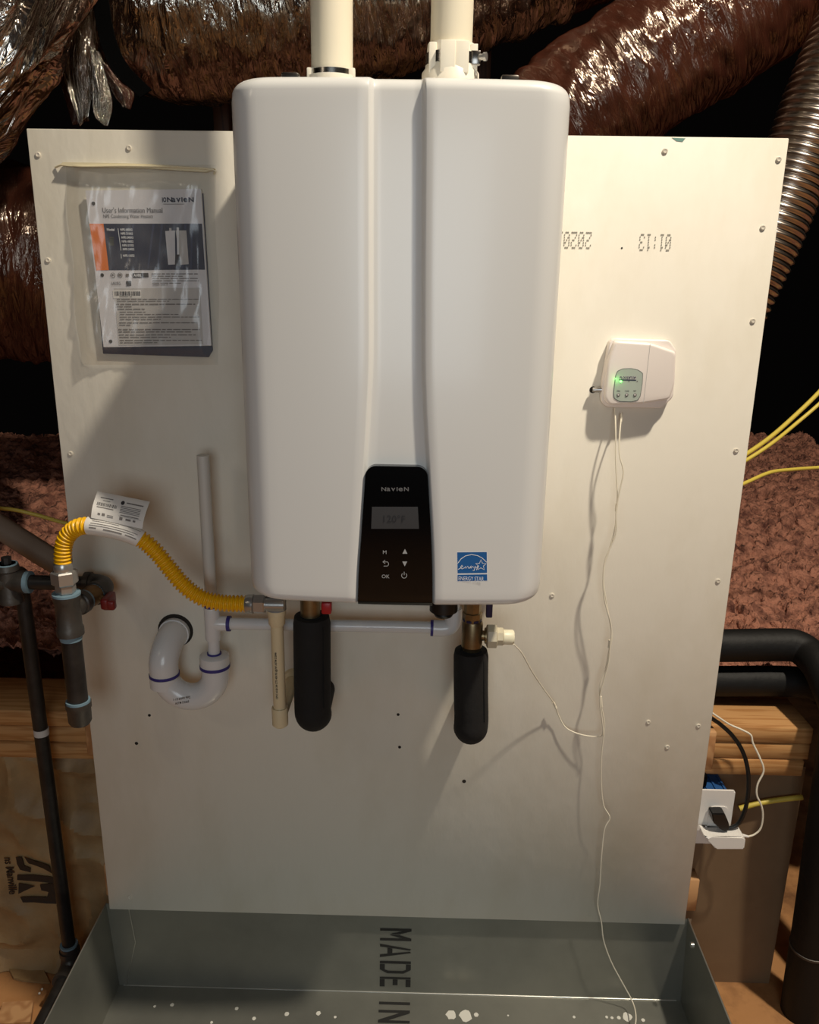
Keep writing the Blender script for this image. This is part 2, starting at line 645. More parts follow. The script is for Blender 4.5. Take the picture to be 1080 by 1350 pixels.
def dots(s, pr, pl, py0, py1):
    """text s upside down; its first character stands at px pr"""
    a = P(pr, (py0 + py1) / 2, 0)
    b = P(pl, (py0 + py1) / 2, 0)
    h = (P(pr, py0, 0) - P(pr, py1, 0)).length
    step = (b - a).length / (len(s) * 6 - 1)
    bm = new()
    for i, ch in enumerate(s):
        for r, row in enumerate(DOT[ch].split()):
            for c, v in enumerate(row):
                if v == '1':
                    x = a.x - (i * 6 + c) * step
                    z = a.z - h / 2 + r * h / 6
                    for e in (-0.15, 0.15):
                        bmesh.ops.create_circle(bm, cap_ends=True, segments=6, radius=0.0010,
                                                matrix=Matrix.Translation((x, -0.0004, z + e * h / 6)) @ Matrix.Rotation(PI / 2, 4, 'X'))
    obj('date_stamp', bm, M['stampgrey'], board, smooth=False)


dots('01:13', 884, 842, 310, 330)
dots('2020/', 779, 733, 307, 327)
bm = new()
prism(bm, [(P(px, py, 0).x, P(px, py, 0).z) for px, py in ((886, 181.5), (904, 182.3), (900, 187), (892, 186))], -0.0004, 0.0)
obj('teal_smear', bm, M['teal'], board, smooth=False)

# ------------------------------------------------------------------ water heater
HX, HW, ZB, ZT = 0.6105, 0.2185, 0.8405, 1.5445
heater = thing('water_heater', 'white wall-hung tankless water heater with black control panel', 'water heater', (HX, -0.16, ZB))
FY = -0.312


def interp(z, tab):
    if z >= tab[0][0]:
        return tab[0][1]
    for (za, xa), (zb, xb) in zip(tab, tab[1:]):
        if zb <= z <= za:
            t = (za - z) / (za - zb)
            return xa + (xb - xa) * t
    return tab[-1][1]


def smooth_tab(pix):
    pts = spline([P(px, py, FY) for px, py in pix], 8)
    return [(p.z, p.x) for p in pts]


TL_ = smooth_tab([(489, 60), (489, 200), (489, 340), (489, 470), (486, 540), (482, 610), (476, 700), (472, 760), (470, 830)])
TR_ = smooth_tab([(559, 60), (559, 200), (558, 340), (558, 470), (560, 540), (564, 610), (569, 700), (571, 760), (571, 830)])
BAND, REC = 0.0075, 0.011


def sstep(t):
    t = min(1, max(0, t))
    return t * t * (3 - 2 * t)


def edge_f(d, R):
    if d >= R:
        return 0.0
    q = R - max(0.0, d)
    return R - math.sqrt(max(0.0, R * R - q * q))


def bow(x):
    return 0.013 * ((x - HX) / HW) ** 2


def rowz():
    zs = []
    Rt, Rb = 0.016, 0.014
    for k in range(9):
        zs.append(ZT - Rt * (1 - math.cos(k / 8 * PI / 2)))
    n = 64
    for k in range(1, n):
        zs.append(ZT - Rt - (ZT - Rt - ZB - Rb) * k / n)
    for k in range(8, -1, -1):
        zs.append(ZB + Rb * (1 - math.cos(k / 8 * PI / 2)))
    return zs


def half_w(z):
    rc = 0.024
    d = min(ZT - z, z - ZB)
    return HW - (0 if d >= rc else edge_f(d, rc)) * 0.9


def front_y(x, z, recess=True):
    wv = half_w(z)
    y = FY + bow(x) + edge_f(wv - abs(x - HX), 0.040) * 0.95 + edge_f(ZT - z, 0.016) + edge_f(z - ZB, 0.014)
    if recess:
        xl, xr = interp(z, TL_), interp(z, TR_)
        y += REC * sstep((x - xl + BAND / 2) / BAND) * sstep((xr + BAND / 2 - x) / BAND)
    return y


bm = new()
grid = []
for z in rowz():
    wv = half_w(z)
    xl, xr = interp(z, TL_), interp(z, TR_)
    xs = [HX - wv + 0.040 * (1 - math.cos(k / 10 * PI / 2)) for k in range(11)]
    a = xs[-1]
    xs += [a + (xl - BAND / 2 - a) * k / 10 for k in range(1, 11)]
    xs += [xl - BAND / 2 + BAND * k / 6 for k in range(1, 7)]
    a = xs[-1]
    xs += [a + (xr - BAND / 2 - a) * k / 6 for k in range(1, 7)]
    xs += [xr - BAND / 2 + BAND * k / 6 for k in range(1, 7)]
    a = xs[-1]
    e = HX + wv - 0.040
    xs += [a + (e - a) * k / 10 for k in range(1, 11)]
    xs += [HX + wv - 0.040 * (1 - math.cos(k / 10 * PI / 2)) for k in range(9, -1, -1)]
    grid.append([bm.verts.new((x, front_y(x, z), z)) for x in xs])
nr, nc = len(grid), len(grid[0])
for i in range(nr - 1):
    for j in range(nc - 1):
        bm.faces.new((grid[i][j], grid[i][j + 1], grid[i + 1][j + 1], grid[i + 1][j]))
loop = grid[0][:] + [grid[i][-1] for i in range(1, nr)] + list(reversed(grid[-1][:-1])) + [grid[i][0] for i in range(nr - 2, 0, -1)]
back = [bm.verts.new((v.co.x, -0.004, v.co.z)) for v in loop]
for i in range(len(loop)):
    j = (i + 1) % len(loop)
    bm.faces.new((loop[i], back[i], back[j], loop[j]))
bm.faces.new(list(reversed(back)))
obj('front_cover', bm, M['enamel'], heater, angle=50)

# black control panel filling the foot of the channel
zt = P(520, 614.5, FY).z
bm = new()
rows = []
rc = 0.014
zs = [zt - rc * (1 - math.cos(k / 8 * PI / 2)) for k in range(9)]
zb2 = ZB - 0.0012
zs += [zt - rc - (zt - rc - zb2 - 0.014) * k / 24 for k in range(1, 25)]
zs += [zb2 + 0.014 * (1 - math.cos(k / 8 * PI / 2)) for k in range(7, -1, -1)]


def panel_y(x, z):
    return FY + bow(x) - 0.0012 + edge_f(max(0, z - zb2), 0.014)


for z in zs:
    ins = edge_f(zt - z, rc) if zt - z < rc else 0
    xl, xr = interp(z, TL_) + 0.001 + ins, interp(z, TR_) - 0.001 - ins
    rows.append([bm.verts.new((xl + (xr - xl) * k / 12, panel_y(xl + (xr - xl) * k / 12, z), z)) for k in range(13)])
for i in range(len(rows) - 1):
    for j in range(12):
        bm.faces.new((rows[i][j], rows[i][j + 1], rows[i + 1][j + 1], rows[i + 1][j]))
lp = rows[0][:] + [r[-1] for r in rows[1:]] + list(reversed(rows[-1][:-1])) + [r[0] for r in rows[-2:0:-1]]
bk = [bm.verts.new((v.co.x, v.co.y + 0.0135, v.co.z)) for v in lp]
for i in range(len(lp)):
    j = (i + 1) % len(lp)
    bm.faces.new((lp[i], bk[i], bk[j], lp[j]))
panel = obj('control_panel', bm, M['black_gloss'], heater, angle=50)


def FP(px, py, lift=0.0):
    """a point on the heater front seen at px, py"""
    p = P(px, py, FY)
    for _ in range(4):
        p = P(px, py, FY + bow(p.x) - 0.0012)
    p.y -= lift
    return p


def face_poly(bm, pix, lift):
    bm.faces.new([bm.verts.new(FP(px, py, lift)) for px, py in pix])


def stroke(bm, pix, wd, lift, closed=False):
    pts = [FP(px, py, lift) for px, py in pix]
    n = len(pts)
    L, R = [], []
    for i in range(n):
        a = pts[i - 1] if (i or closed) else pts[i]
        b = pts[(i + 1) % n] if (i < n - 1 or closed) else pts[i]
        t = (b - a)
        nn = Vector((-t.z, 0, t.x)).normalized() * wd / 2
        L.append(bm.verts.new(pts[i] + nn))
        R.append(bm.verts.new(pts[i] - nn))
    for i in range(n if closed else n - 1):
        j = (i + 1) % n
        bm.faces.new((L[i], L[j], R[j], R[i]))


bm = new()
face_poly(bm, [(490.5, 668), (551, 668), (552.5, 697), (489.5, 697)], 0.0006)
obj('display', bm, M['lcd'], panel, smooth=False)
text('display_digits', '120°F', FP(503, 688, 0.0009), X, Z, 0.0145, M['lcd_text'], panel)
# maker's wordmark, wide small-cap letters
x0 = 502.5
for ch, wd, sx in (('N', 7.0, 1.25), ('a', 6.6, 1.7), ('v', 6.4, 1.55), ('I', 2.8, 1.3), ('e', 7.0, 1.75), ('N', 7.5, 1.25)):
    big = ch in 'NI'
    text('wordmark_letter', ch, FP(x0, 647, 0.0008), X, Z, 0.0078 if big else 0.0098, M['logo_grey'], panel, sx=sx * (1.0 if big else .78), bold=0.02)
    x0 += wd
# touch keys
text('key_icon', 'M', FP(504.5, 730, 0.0008), X, Z, 0.0078, M['icon'], panel)
text('key_icon', 'OK', FP(503.2, 761.8, 0.0008), X, Z, 0.0078, M['icon'], panel)
bm = new()
face_poly(bm, [(534, 723.5), (537.3, 729.8), (530.7, 729.8)], 0.0008)
obj('key_icon', bm, M['icon'], panel, smooth=False)
bm = new()
face_poly(bm, [(530.5, 740), (537, 740), (533.7, 746.5)], 0.0008)
obj('key_icon', bm, M['icon'], panel, smooth=False)
bm = new()
stroke(bm, [(508, 738), (505, 740.5), (508, 743)], 0.0009, 0.0008)
stroke(bm, [(505, 740.5), (511, 740.5), (512.3, 742), (512.3, 744.5), (511, 746), (506, 746)], 0.0009, 0.0009)
obj('key_icon', bm, M['icon'], panel, smooth=False)
bm = new()
stroke(bm, [(533 + 3.4 * math.sin(math.radians(a)), 758.5 - 3.4 * math.cos(math.radians(a))) for a in range(40, 321, 20)], 0.0009, 0.0008)
stroke(bm, [(533, 753.5), (533, 758)], 0.0009, 0.0009)
obj('key_icon', bm, M['icon'], panel, smooth=False)

# energy sticker
bm = new()
face_poly(bm, [(602.2, 727.6), (642.6, 727.2), (643.2, 766.6), (602.6, 767.2)], -0.00105)
stick = obj('energy_sticker', bm, M['white'], heater, smooth=False)
bm = new()
face_poly(bm, [(603, 728.4), (642, 728), (642.4, 755.6), (603.4, 756.2)], -0.0009)
face_poly(bm, [(603.4, 758), (642.4, 757.4), (642.6, 765.8), (603.5, 766.4)], -0.0009)
obj('sticker_field', bm, M['blue'], stick, smooth=False)
bm = new()
stroke(bm, [(603.5, 743), (608, 737), (614, 733), (622, 731.3), (630, 732.8), (636, 736), (641.8, 741.5)], 0.0010, -0.0008)
st = []
for k in range(10):
    a = math.radians(-90 + 36 * k)
    r = 7.4 if k % 2 == 0 else 3.3
    st.append((634.3 + r * math.cos(a), 745.5 + r * math.sin(a)))
stroke(bm, st, 0.0010, -0.0008, closed=True)
stroke(bm, [(604, 751), (608, 748.8), (610.5, 746.4), (609.3, 745.3), (607.2, 748), (609, 750.4), (613, 748.6), (614, 746.6), (614.2, 749.8), (617, 746.6), (618.2, 749.6)], 0.0009, -0.0008)
stroke(bm, [(618.2, 749.6), (621, 748), (621.5, 746.2), (620, 747.6), (621, 749.4), (624, 746.6), (624.4, 749), (627, 746.8), (625, 752.8), (623.4, 752)], 0.0009, -0.0008)
stroke(bm, [(627, 747), (628, 749), (630.5, 745.6), (628.4, 752)], 0.0009, -0.0008)
obj('sticker_emblem', bm, M['white'], stick, smooth=False)
text('sticker_lettering', 'ENERGY STAR', FP(604.3, 765.2, -0.00075), X, Z, 0.0088, M['white'], stick, sx=0.66, bold=0.0)
# clips on the top edge
for px in (384, 672):
    a = P(px, 97, -0.22)
    a.z = ZT - 0.003
    bm = new()
    box(bm, a.x - .012, a.x + .012, -0.235, -0.205, ZT - 0.004, ZT + 0.018, 0.003)
    obj('cover_clip', bm, M['steel'], heater)
# underside connection plate
bm = new()
box(bm, 0.44, 0.79, -0.26, -0.03, ZB - 0.008, ZB + 0.002, 0.002, 1)
obj('underside_plate', bm, M['grey_seal'], heater)
lathe_obj('drain_grommet', P(585, 800, -0.13) * 1.0, (0, 0, -1), [(-0.03, .022), (0, .024), (.006, .024), (.008, .015), (.012, .017), (.016, .015)], M['cord_black'], heater)

# ------------------------------------------------------------------ vent pipes on top
VY = -0.17


def vent(px, name, lab):
    p = P(px, 95, VY)
    p.z = ZT
    t = thing(name, lab, 'pipe', (p.x, VY, ZT))
    rod_obj('pipe', (p.x, VY, ZT + 0.012), (p.x + 0.002, VY + 0.005, ZT + 0.9), 0.0287, M['ivory'], t, 32)
    return t, p


vl, p = vent(438, 'exhaust_vent', 'ivory plastic vent pipe with slim steel band, above the left of the heater')
ring_obj('steel_band', (p.x, VY, ZT + .012), (0, 0, 1), 0.02, 0.0302, 0.020, M['steel'], vl)
ring_obj('flange', (p.x, VY, ZT + .0005), (0, 0, 1), 0.02, 0.0345, 0.024, M['ivory2'], vl)
for a in (205, 335):
    bm = new()
    c = Vector((p.x + .031 * math.cos(math.radians(a)), VY + .031 * math.sin(math.radians(a)), 0))
    box(bm, c.x - .005, c.x + .005, c.y - .004, c.y + .004, ZT + .018, ZT + .034, .0015)
    obj('flange_lug', bm, M['ivory2'], vl)
vr, p = vent(594, 'intake_vent', 'ivory plastic vent pipe in a white collar with a screw clamp')
lathe_obj('collar', (p.x, VY, ZT + .0005), (0, 0, 1), [(0, .040), (.030, .0395), (.036, .035), (.066, .0322), (.066, .029)], M['ivory2'], vr, 32)
cl = ring_obj('hose_clamp', (p.x, VY, ZT + .040), (0, 0, 1), 0.03, 0.0352, 0.014, M['steel'], vr)
bm = new()
box(bm, p.x + .026, p.x + .040, VY - .022, VY - .012, ZT + .038, ZT + .056, .002)
obj('clamp_housing', bm, M['steel'], cl)
bm = new()
lathe(bm, (p.x + .038, VY - .024, ZT + .047), (1, -.4, 0), [(0, .004), (.006, .004), (.006, .0055), (.010, .0055)], 12)
obj('clamp_screw', bm, M['chrome'], cl)
for a in (225, 262, 292, 330):
    c = Vector((p.x + .0355 * math.cos(math.radians(a)), VY + .0355 * math.sin(math.radians(a)), 0))
    wd = .010 if a in (262, 292) else .005
    bm = new()
    box(bm, c.x - wd, c.x + wd, c.y - .003, c.y + .003, ZT + .026, ZT + .064, .001)
    obj('collar_tab', bm, M['ivory2'], vr)

# ------------------------------------------------------------------ manual in a clear bag
MY = -0.010


def man_pt(u, v, lift=0.0):
    """u, v in the 1080x1350 crop of the manual (4.5 px per photo px, origin 70,190)"""
    p = P(70 + u / 4.5, 190 + v / 4.5, MY)
    p.y -= lift
    return p


def man_poly(name, uv, m, parent, lift):
    bm = new()
    bm.faces.new([bm.verts.new(man_pt(u, v, lift)) for u, v in uv])
    return obj(name, bm, m, parent, smooth=False)


def slab(name, uv, m, parent, y0, y1):
    bm = new()
    prism(bm, [(man_pt(u, v).x, man_pt(u, v).z) for u, v in uv], y0, y1)
    return obj(name, bm, m, parent, smooth=False)


bk_l = man_pt(285, 1245)
booklet = thing('booklet', 'dark navy booklet showing below the manual inside the clear bag', 'booklet', (bk_l.x, -0.004, bk_l.z))
slab('cover', [(205, 300), (885, 290), (942, 1225), (918, 1266), (290, 1245)], M['print_navy'], booklet, -0.0052, -0.0024)
slab('page_block', [(215, 300), (880, 290), (918, 1240), (295, 1230)], M['paper'], booklet, -0.0023, -0.0008)
man = thing('user_manual', "white user's manual with orange and navy cover inside the clear bag", 'manual', tuple(man_pt(300, 1200)))
slab('page_block', [(196, 278), (878, 268), (938, 1196), (304, 1206)], M['paper'], man, -0.0085, -0.0055)
cover = slab('cover', [(192, 275), (876, 265), (938, 1192), (300, 1204)], M['manual'], man, -0.0102, -0.0086)
man_poly('orange_band', [(216, 472), (300, 472), (332, 748), (258, 750)], M['orange'], cover, 0.0006)
man_poly('navy_band', [(300, 472), (884, 472), (902, 745), (332, 748)], M['print_navy'], cover, 0.0006)
for k, u in enumerate((470, 590, 640, 780, 820)):
    man_poly('band_streak', [(u, 474), (u + 14, 474), (u - 30 + 8 * k, 740), (u - 38 + 8 * k, 740)], M['print_navy2'], cover, 0.0008)
e1 = (man_pt(660, 400) - man_pt(290, 400)).normalized()
e2 = (man_pt(285, 300) - man_pt(300, 410)).normalized()


def mtext(name, s, u, v, h, m, sx=1.0, bold=0.0, lift=.0010):
    size = h / 4.5 * (1.0 / 735)
    return text(name, s, man_pt(u, v, lift), e1, Z, size * 1.38, m, cover, sx=sx, bold=bold)


mtext('title_lettering', "User's Information Manual", 293, 408, 28, M['print_dark'], 0.80)
mtext('title_lettering', 'NPE Condensing Water Heaters', 298, 438, 19, M['print_dark'], 0.78)
x0 = 676
for ch, wd in (('N', 29), ('a', 29), ('v', 27), ('I', 13), ('e', 29), ('N', 26)):
    mtext('wordmark_letter', ch, x0, 343, 24 if ch in 'NI' else 31, M['print_navy'], 1.25 if ch in 'NI' else 1.1, 0.03)
    x0 += wd
mtext('wordmark_letter', 'IO', 648, 343, 23, M['print_navy'], 0.7, 0.04)
bm = new()
quad(bm, man_pt(655, 355, .001), e1, -Z, .034, .0008)
obj('tagline_print', bm, M['paper_grey'], cover, smooth=False)
mtext('model_lettering', 'Model', 320, 514, 13, M['white'], 0.95, .03)
for k, s in enumerate(('NPE-180A2', 'NPE-210A2', 'NPE-240A2', 'NPE-180S2', 'NPE-210S2', 'NPE-240S2')):
    mtext('model_lettering', s, 400 + k * 3, 514 + 23.2 * k, 12, M['white'], 0.85, .02)
mtext('model_lettering', 'NPE-150S2', 416, 668, 12, M['white'], 0.85, .02)
bm = new()
bm.faces.new([bm.verts.new(man_pt(u, v, .001)) for u, v in ((385, 500), (388, 500), (406, 632), (403, 632))])
bm.faces.new([bm.verts.new(man_pt(u, v, .001)) for u, v in ((403, 652), (406, 652), (408, 678), (405, 678))])
obj('rule_print', bm, M['white'], cover, smooth=False)
bm = new()
for k in range(5):
    quad(bm, man_pt(336, 552 + k * 11, .001), e1, -Z, .0072, .0011)
obj('seal_print', bm, M['olive'], cover, smooth=False)
# picture of the heater on the cover
man_poly('cover_picture', [(666, 516), (724, 512), (726, 714), (684, 716)], M['manual'], cover, .0010)
man_poly('cover_picture', [(728, 512), (792, 512), (806, 712), (756, 716)], M['paper_lgrey'], cover, .0010)
man_poly('cover_picture', [(726, 655), (752, 655), (758, 724), (724, 724)], M['print_dark'], cover, .0012)
man_poly('cover_picture', [(734, 494), (748, 494), (748, 655), (738, 655)], M['white'], cover, .0012)
man_poly('cover_picture', [(690, 498), (704, 498), (704, 514), (690, 514)], M['paper_lgrey'], cover, .0011)
# holes
for (u, v) in ((240, 352), (292, 777), (342, 1170)):
    lathe_obj('punched_hole', man_pt(u, v, .0005), (0, -1, 0), [(0, .0030), (.0004, .0030)], M['hole'], cover, 14)
# certification marks and text under the band
bm = new()
for (u, v) in ((356, 778), (398, 778)):
    c = man_pt(u, v, .001)
    pts = 14
    a = [bm.verts.new(c + Vector((math.cos(2 * PI * k / pts), 0, math.sin(2 * PI * k / pts))) * .0042) for k in range(pts)]
    b = [bm.verts.new(c + Vector((math.cos(2 * PI * k / pts), 0, math.sin(2 * PI * k / pts))) * .0033) for k in range(pts)]
    for k in range(pts):
        j = (k + 1) % pts
        bm.faces.new((a[k], a[j], b[j], b[k]))
quad(bm, man_pt(350, 782, .001), e1, Z, .003, .0026)
quad(bm, man_pt(390, 784, .001), e1, Z, .0045, .0040)
quad(bm, man_pt(433, 786, .001), e1, Z, .0056, .0045)
quad(bm, man_pt(347, 836, .001), e1, Z, .0165, .0008)
obj('mark_print', bm, M['paper_grey'], cover, smooth=False)
man_poly('mark_print', [(472, 766), (566, 764), (568, 790), (474, 792)], M['print_dark'], cover, .0010)
man_poly('mark_print', [(434, 812), (464, 812), (465, 842), (436, 842)], M['print_dark'], cover, .0010)
mtext('mark_lettering', 'AHRI', 480, 786, 15, M['white'], 0.9, .03, .0013)
mtext('mark_lettering', 'LAHRS', 346, 830, 13, M['print_dark'], 1.0)
man_poly('notice_panel', [(362, 856), (872, 852), (892, 1188), (390, 1194)], M['paper_lgrey'], cover, .0006)
man_poly('barcode_label', [(354, 866), (522, 864), (524, 912), (358, 915)], M['paper'], cover, .0008)
bm = new()
u = 366
random.seed(3)
while u < 512:
    wd = random.choice((2, 3, 5, 7))
    bm.faces.new([bm.verts.new(man_pt(a, b, .0011)) for a, b in ((u, 874), (u + wd, 874), (u + wd + 1, 899), (u + 1, 900))])
    u += wd + random.choice((2, 3, 4))
obj('barcode', bm, M['print_dark'], cover, smooth=False)
bm = new()
for (v, u0, u1, h) in ((770, 585, 860, 6), (784, 585, 770, 5), (797, 588, 860, 5), (811, 590, 866, 5), (825, 590, 760, 5), (836, 592, 680, 5),
                       (905, 395, 470, 4), (920, 380, 868, 5), (932, 380, 690, 4), (950, 376, 845, 7), (964, 378, 468, 6), (979, 382, 545, 7),
                       (996, 396, 550, 5), (1010, 396, 745, 5), (1026, 396, 868, 5), (1040, 398, 640, 5), (1060, 392, 856, 6), (1074, 394, 460, 6),
                       (1100, 388, 872, 7), (1114, 390, 820, 7), (1132, 392, 852, 6), (1146, 394, 700, 6), (1164, 396, 884, 6), (1178, 398, 620, 5)):
    a = u0
    while a < u1:
        l = random.uniform(16, 60)
        b = min(u1, a + l)
        bm.faces.new([bm.verts.new(man_pt(s, t, .0011)) for s, t in ((a, v - h / 2), (b, v - h / 2), (b, v + h / 2), (a, v + h / 2))])
        a = b + 6
obj('small_print', bm, M['paper_grey'], cover, smooth=False)

bag = thing('plastic_bag', 'clear zip bag taped to the white board holding the manuals', 'bag', tuple(man_pt(500, 1300)))


def bag_u(u, v):
    """bag outline: left and right borders at height v"""
    l = 55 + (150 - 55) * max(0, (v - 140)) / 1170 + 8 * math.sin(v / 90)
    r = 952 + 0.02 * v + 6 * math.sin(v / 130 + 1)
    return l + (r - l) * u


bm = new()
NU, NV = 46, 50
g = []
for j in range(NV + 1):
    v = 118 + (1312 - 118) * j / NV
    row = []
    for i in range(NU + 1):
        uu = i / NU
        p = man_pt(bag_u(uu, v + (18 * uu if j == NV else 0)), v)
        edge = min(uu, 1 - uu) * 9
        edge = min(1, edge) * min(1, (j + 0.5) / 5) * min(1, (NV - j + 0.2) / 4)
        left = math.exp(-((uu - 0.12) / 0.09) ** 2)
        rid = noise.noise(Vector((uu * 13 + v * 0.003, v * 0.0036, 3.1)))
        rid2 = noise.noise(Vector((uu * 5 - v * .004, v * .006, 7.7)))
        p.y = -0.0015 - edge * (0.0140 + 0.006 * abs(rid) + .003 * rid2) - 0.010 * left * edge * (0.5 + abs(rid))
        row.append(bm.verts.new(p))
    g.append(row)
for j in range(NV):
    for i in range(NU):
        bm.faces.new((g[j][i], g[j][i + 1], g[j + 1][i + 1], g[j + 1][i]))
obj('film', bm, M['film'], bag, angle=180)
bm = new()
top = [(40, 124), (60, 108), (300, 112), (560, 118), (900, 140), (960, 146), (905, 166), (560, 144), (300, 136), (100, 132)]
prism(bm, [(man_pt(u, v).x, man_pt(u, v).z) for u, v in top], -0.012, -0.0012)
obj('zip_strip', bm, M['zip'], bag)
bm = new()
pts = spline([man_pt(u, v, d) for u, v, d in ((0, 134, -.008), (60, 122, -.002), (180, 132, .002), (420, 130, .003), (700, 136, .003), (940, 152, .002), (955, 180, .0))], 6)
tube(bm, pts, 0.0016, 6)
obj('zip_bead', bm, M['zip'], bag)

# ------------------------------------------------------------------ leak alarm
al = thing('leak_alarm', 'white plastic leak alarm box with green light, mounted on the board', 'alarm', tuple(P(845, 530, -.002)))


def alarm_pt(u, v, y):
    """u, v in a 1080 px crop of 200 photo px at (740, 420)"""
    return P(740 + u / 5.4, 420 + v / 5.4, y)


def alarm_prism(name, uv, y0, y1, m, parent, bev=0.0):
    bm = new()
    pts = [(alarm_pt(u, v, y0).x, alarm_pt(u, v, y0).z) for u, v in uv]
    cx = sum(p[0] for p in pts) / len(pts)
    cz = sum(p[1] for p in pts) / len(pts)
    hx = max(abs(p[0] - cx) for p in pts)
    layers = [(y1, 0.0)] + ([(y0 + bev * (1 - math.sin(a * PI / 8)), bev * (1 - math.cos(a * PI / 8))) for a in range(5)] if bev else [(y0, 0.0)])
    rings = [[bm.verts.new((cx + (x - cx) * (1 - ins / hx), y, cz + (z - cz) * (1 - ins / hx))) for x, z in pts] for y, ins in layers]
    n = len(pts)
    for a, b in zip(rings, rings[1:]):
        for k in range(n):
            bm.faces.new((a[k], a[(k + 1) % n], b[(k + 1) % n], b[k]))
    bm.faces.new(rings[0])
    bm.faces.new(rings[-1])
    return obj(name, bm, m, parent, angle=50)


def rounded(poly, r, n=4):
    out = []
    m = len(poly)
    for i in range(m):
        a, b, c = Vector(poly[i - 1]), Vector(poly[i]), Vector(poly[(i + 1) % m])
        d1, d2 = (a - b).normalized() * r, (c - b).normalized() * r
        for k in range(n + 1):
            t = k / n
            q = (b + d1) * (1 - t) ** 2 + b * 2 * t * (1 - t) + (b + d2) * t * t
            out.append((q.x, q.y))
    return out


alarm_prism('back_case', rounded([(378, 140), (775, 155), (822, 225), (800, 560), (720, 640), (325, 632), (285, 590), (290, 480), (345, 165)], 22), -0.016, -0.0005, M['alarm'], al, 0.003)
alarm_prism('front_cover', rounded([(382, 158), (640, 176), (822, 238), (812, 470), (776, 575), (585, 606), (340, 618), (308, 570), (330, 320)], 26), -0.028, -0.014, M['alarm'], al, 0.005)
bm = new()
bm.faces.new([bm.verts.new(alarm_pt(u, v, -0.0283)) for u, v in ((633, 180), (636, 180), (588, 604), (585, 604))])
obj('cover_seam', bm, M['paper_lgrey'], al, smooth=False)
fp = [(388, 400), (400, 372), (440, 355), (500, 353), (550, 364), (583, 388), (580, 460), (565, 555), (545, 585), (500, 596), (410, 592), (375, 570), (370, 530), (382, 440)]
alarm_prism('face_rim', rounded(fp, 10, 3), -0.0288, -0.027, M['alarm_rim'], al)
fc = Vector((478, 475))
face = alarm_prism('face_plate', rounded([tuple(fc + (Vector(q) - fc) * 0.955) for q in fp], 10, 3), -0.0293, -0.0275, M['alarm_face'], al)
for u in (407, 466, 525):
    b = lathe_obj('button', alarm_pt(u, 543, -.0288), (0, -1, 0), [(0, .0030), (.0012, .0028), (.0016, .0020)], M['button'], face, 16)
    lathe_obj('button_centre', alarm_pt(u, 543, -.0302), (0, -1, 0), [(0, .0015), (.0008, .0014)], M['button_ctr'], face, 12)
bm = new()
quad(bm, alarm_pt(414, 432, -.0296), X, Z, .0282, .0052)
obj('name_strip', bm, M['paper_lgrey'], face, smooth=False)
bm = new()
quad(bm, alarm_pt(414, 440, -.0297), X, Z, .0282, .0016)
obj('name_rule', bm, M['print_navy'], face, smooth=False)
text('name_lettering', 'FLOODSTOP', alarm_pt(417, 428, -.0299), X, Z, .0055, M['print_navy'], face, sx=.85, bold=.02)
for u, s in ((394, 'OPEN'), (452, 'CLOSE'), (512, 'TEST')):
    text('button_lettering', s, alarm_pt(u, 520, -.0296), X, Z, .0030, M['print_dark'], face, sx=.8, bold=.02)
for u in (482, 541):
    lathe_obj('unlit_indicator', alarm_pt(u, 446, -.0288), (0, -1, 0), [(0, .0011), (.0010, .0010)], M['button'], face, 10)
lathe_obj('green_indicator', alarm_pt(424, 447, -.0288), (0, -1, 0), [(0, .0022), (.0012, .0020)], M['led'], face, 12)
lathe_obj('green_indicator', alarm_pt(388, 428, -.0285), (0, -1, 0), [(0, .0012), (.0010, .0010)], M['led'], face, 12)
jk = alarm_pt(306, 505, -.010)
lathe_obj('plug_stub', jk, (-1, 0.0, -.05), [(0, .0052), (.010, .0052), (.0115, .0046), (.0195, .0042)], M['chrome'], al, 14)
gl = point_lamp('alarm_led_glow', tuple(alarm_pt(402, 440, -.0355)), 0.003, (0.2, 1.0, 0.15), 0.004)
# cable hole in the board beside the alarm
hole = lathe_obj('cable_hole', alarm_pt(226, 507, -.0003), (0, -1, 0), [(-.001, .0062), (.0003, .0058)], M['hole'], board, 14)


def cable(name, pix, r, m, lab, cat, group=None, seg=8, n=6, caps=True):
    """pix: (px, py, y)"""
    t = thing(name, lab, cat, tuple(P(*pix[-1])), group)
    bm = new()
    tube(bm, spline([P(*q) for q in pix], n), r, seg)
    obj('wire', bm, m, t)
    return t


def crimp(parent, px, py, px2, py2, y, r=.0024):
    rod_obj('crimp', P(px, py, y), P(px2, py2, y), r, M['wire'], parent, 10)


wy = -0.034
w1 = cable('sensor_wire', [(811, 538, -.012), (812, 570, -.03), (812, 610, wy), (814, 650, wy), (813, 672, wy), (811, 696, wy), (803, 726, wy), (797, 746, wy),
                           (796, 768, wy), (801, 802, wy), (807, 838, wy), (803, 858, wy), (799, 880, wy), (791, 905, wy), (793, 930, wy), (797, 952, wy), (796, 970, wy),
                           (793, 1000, wy), (793, 1035, wy), (796, 1062, wy), (804, 1078, wy), (797, 1094, wy), (793, 1130, wy), (791, 1165, -.03), (788, 1192, -.025),
                           (793, 1216, -.022), (796, 1240, -.02), (806, 1268, -.018), (822, 1298, -.016), (833, 1318, -.02), (838, 1334, -.05), (838, 1350, -.075), (832, 1372, -.10)],
           0.0013, M['wire'], 'thin white wire dropping from the alarm box into the metal pan', 'wire')
crimp(w1, 813.5, 664, 812.5, 674, wy)
crimp(w1, 804, 844, 803, 854, wy)
crimp(w1, 792, 918, 793.5, 932, wy)
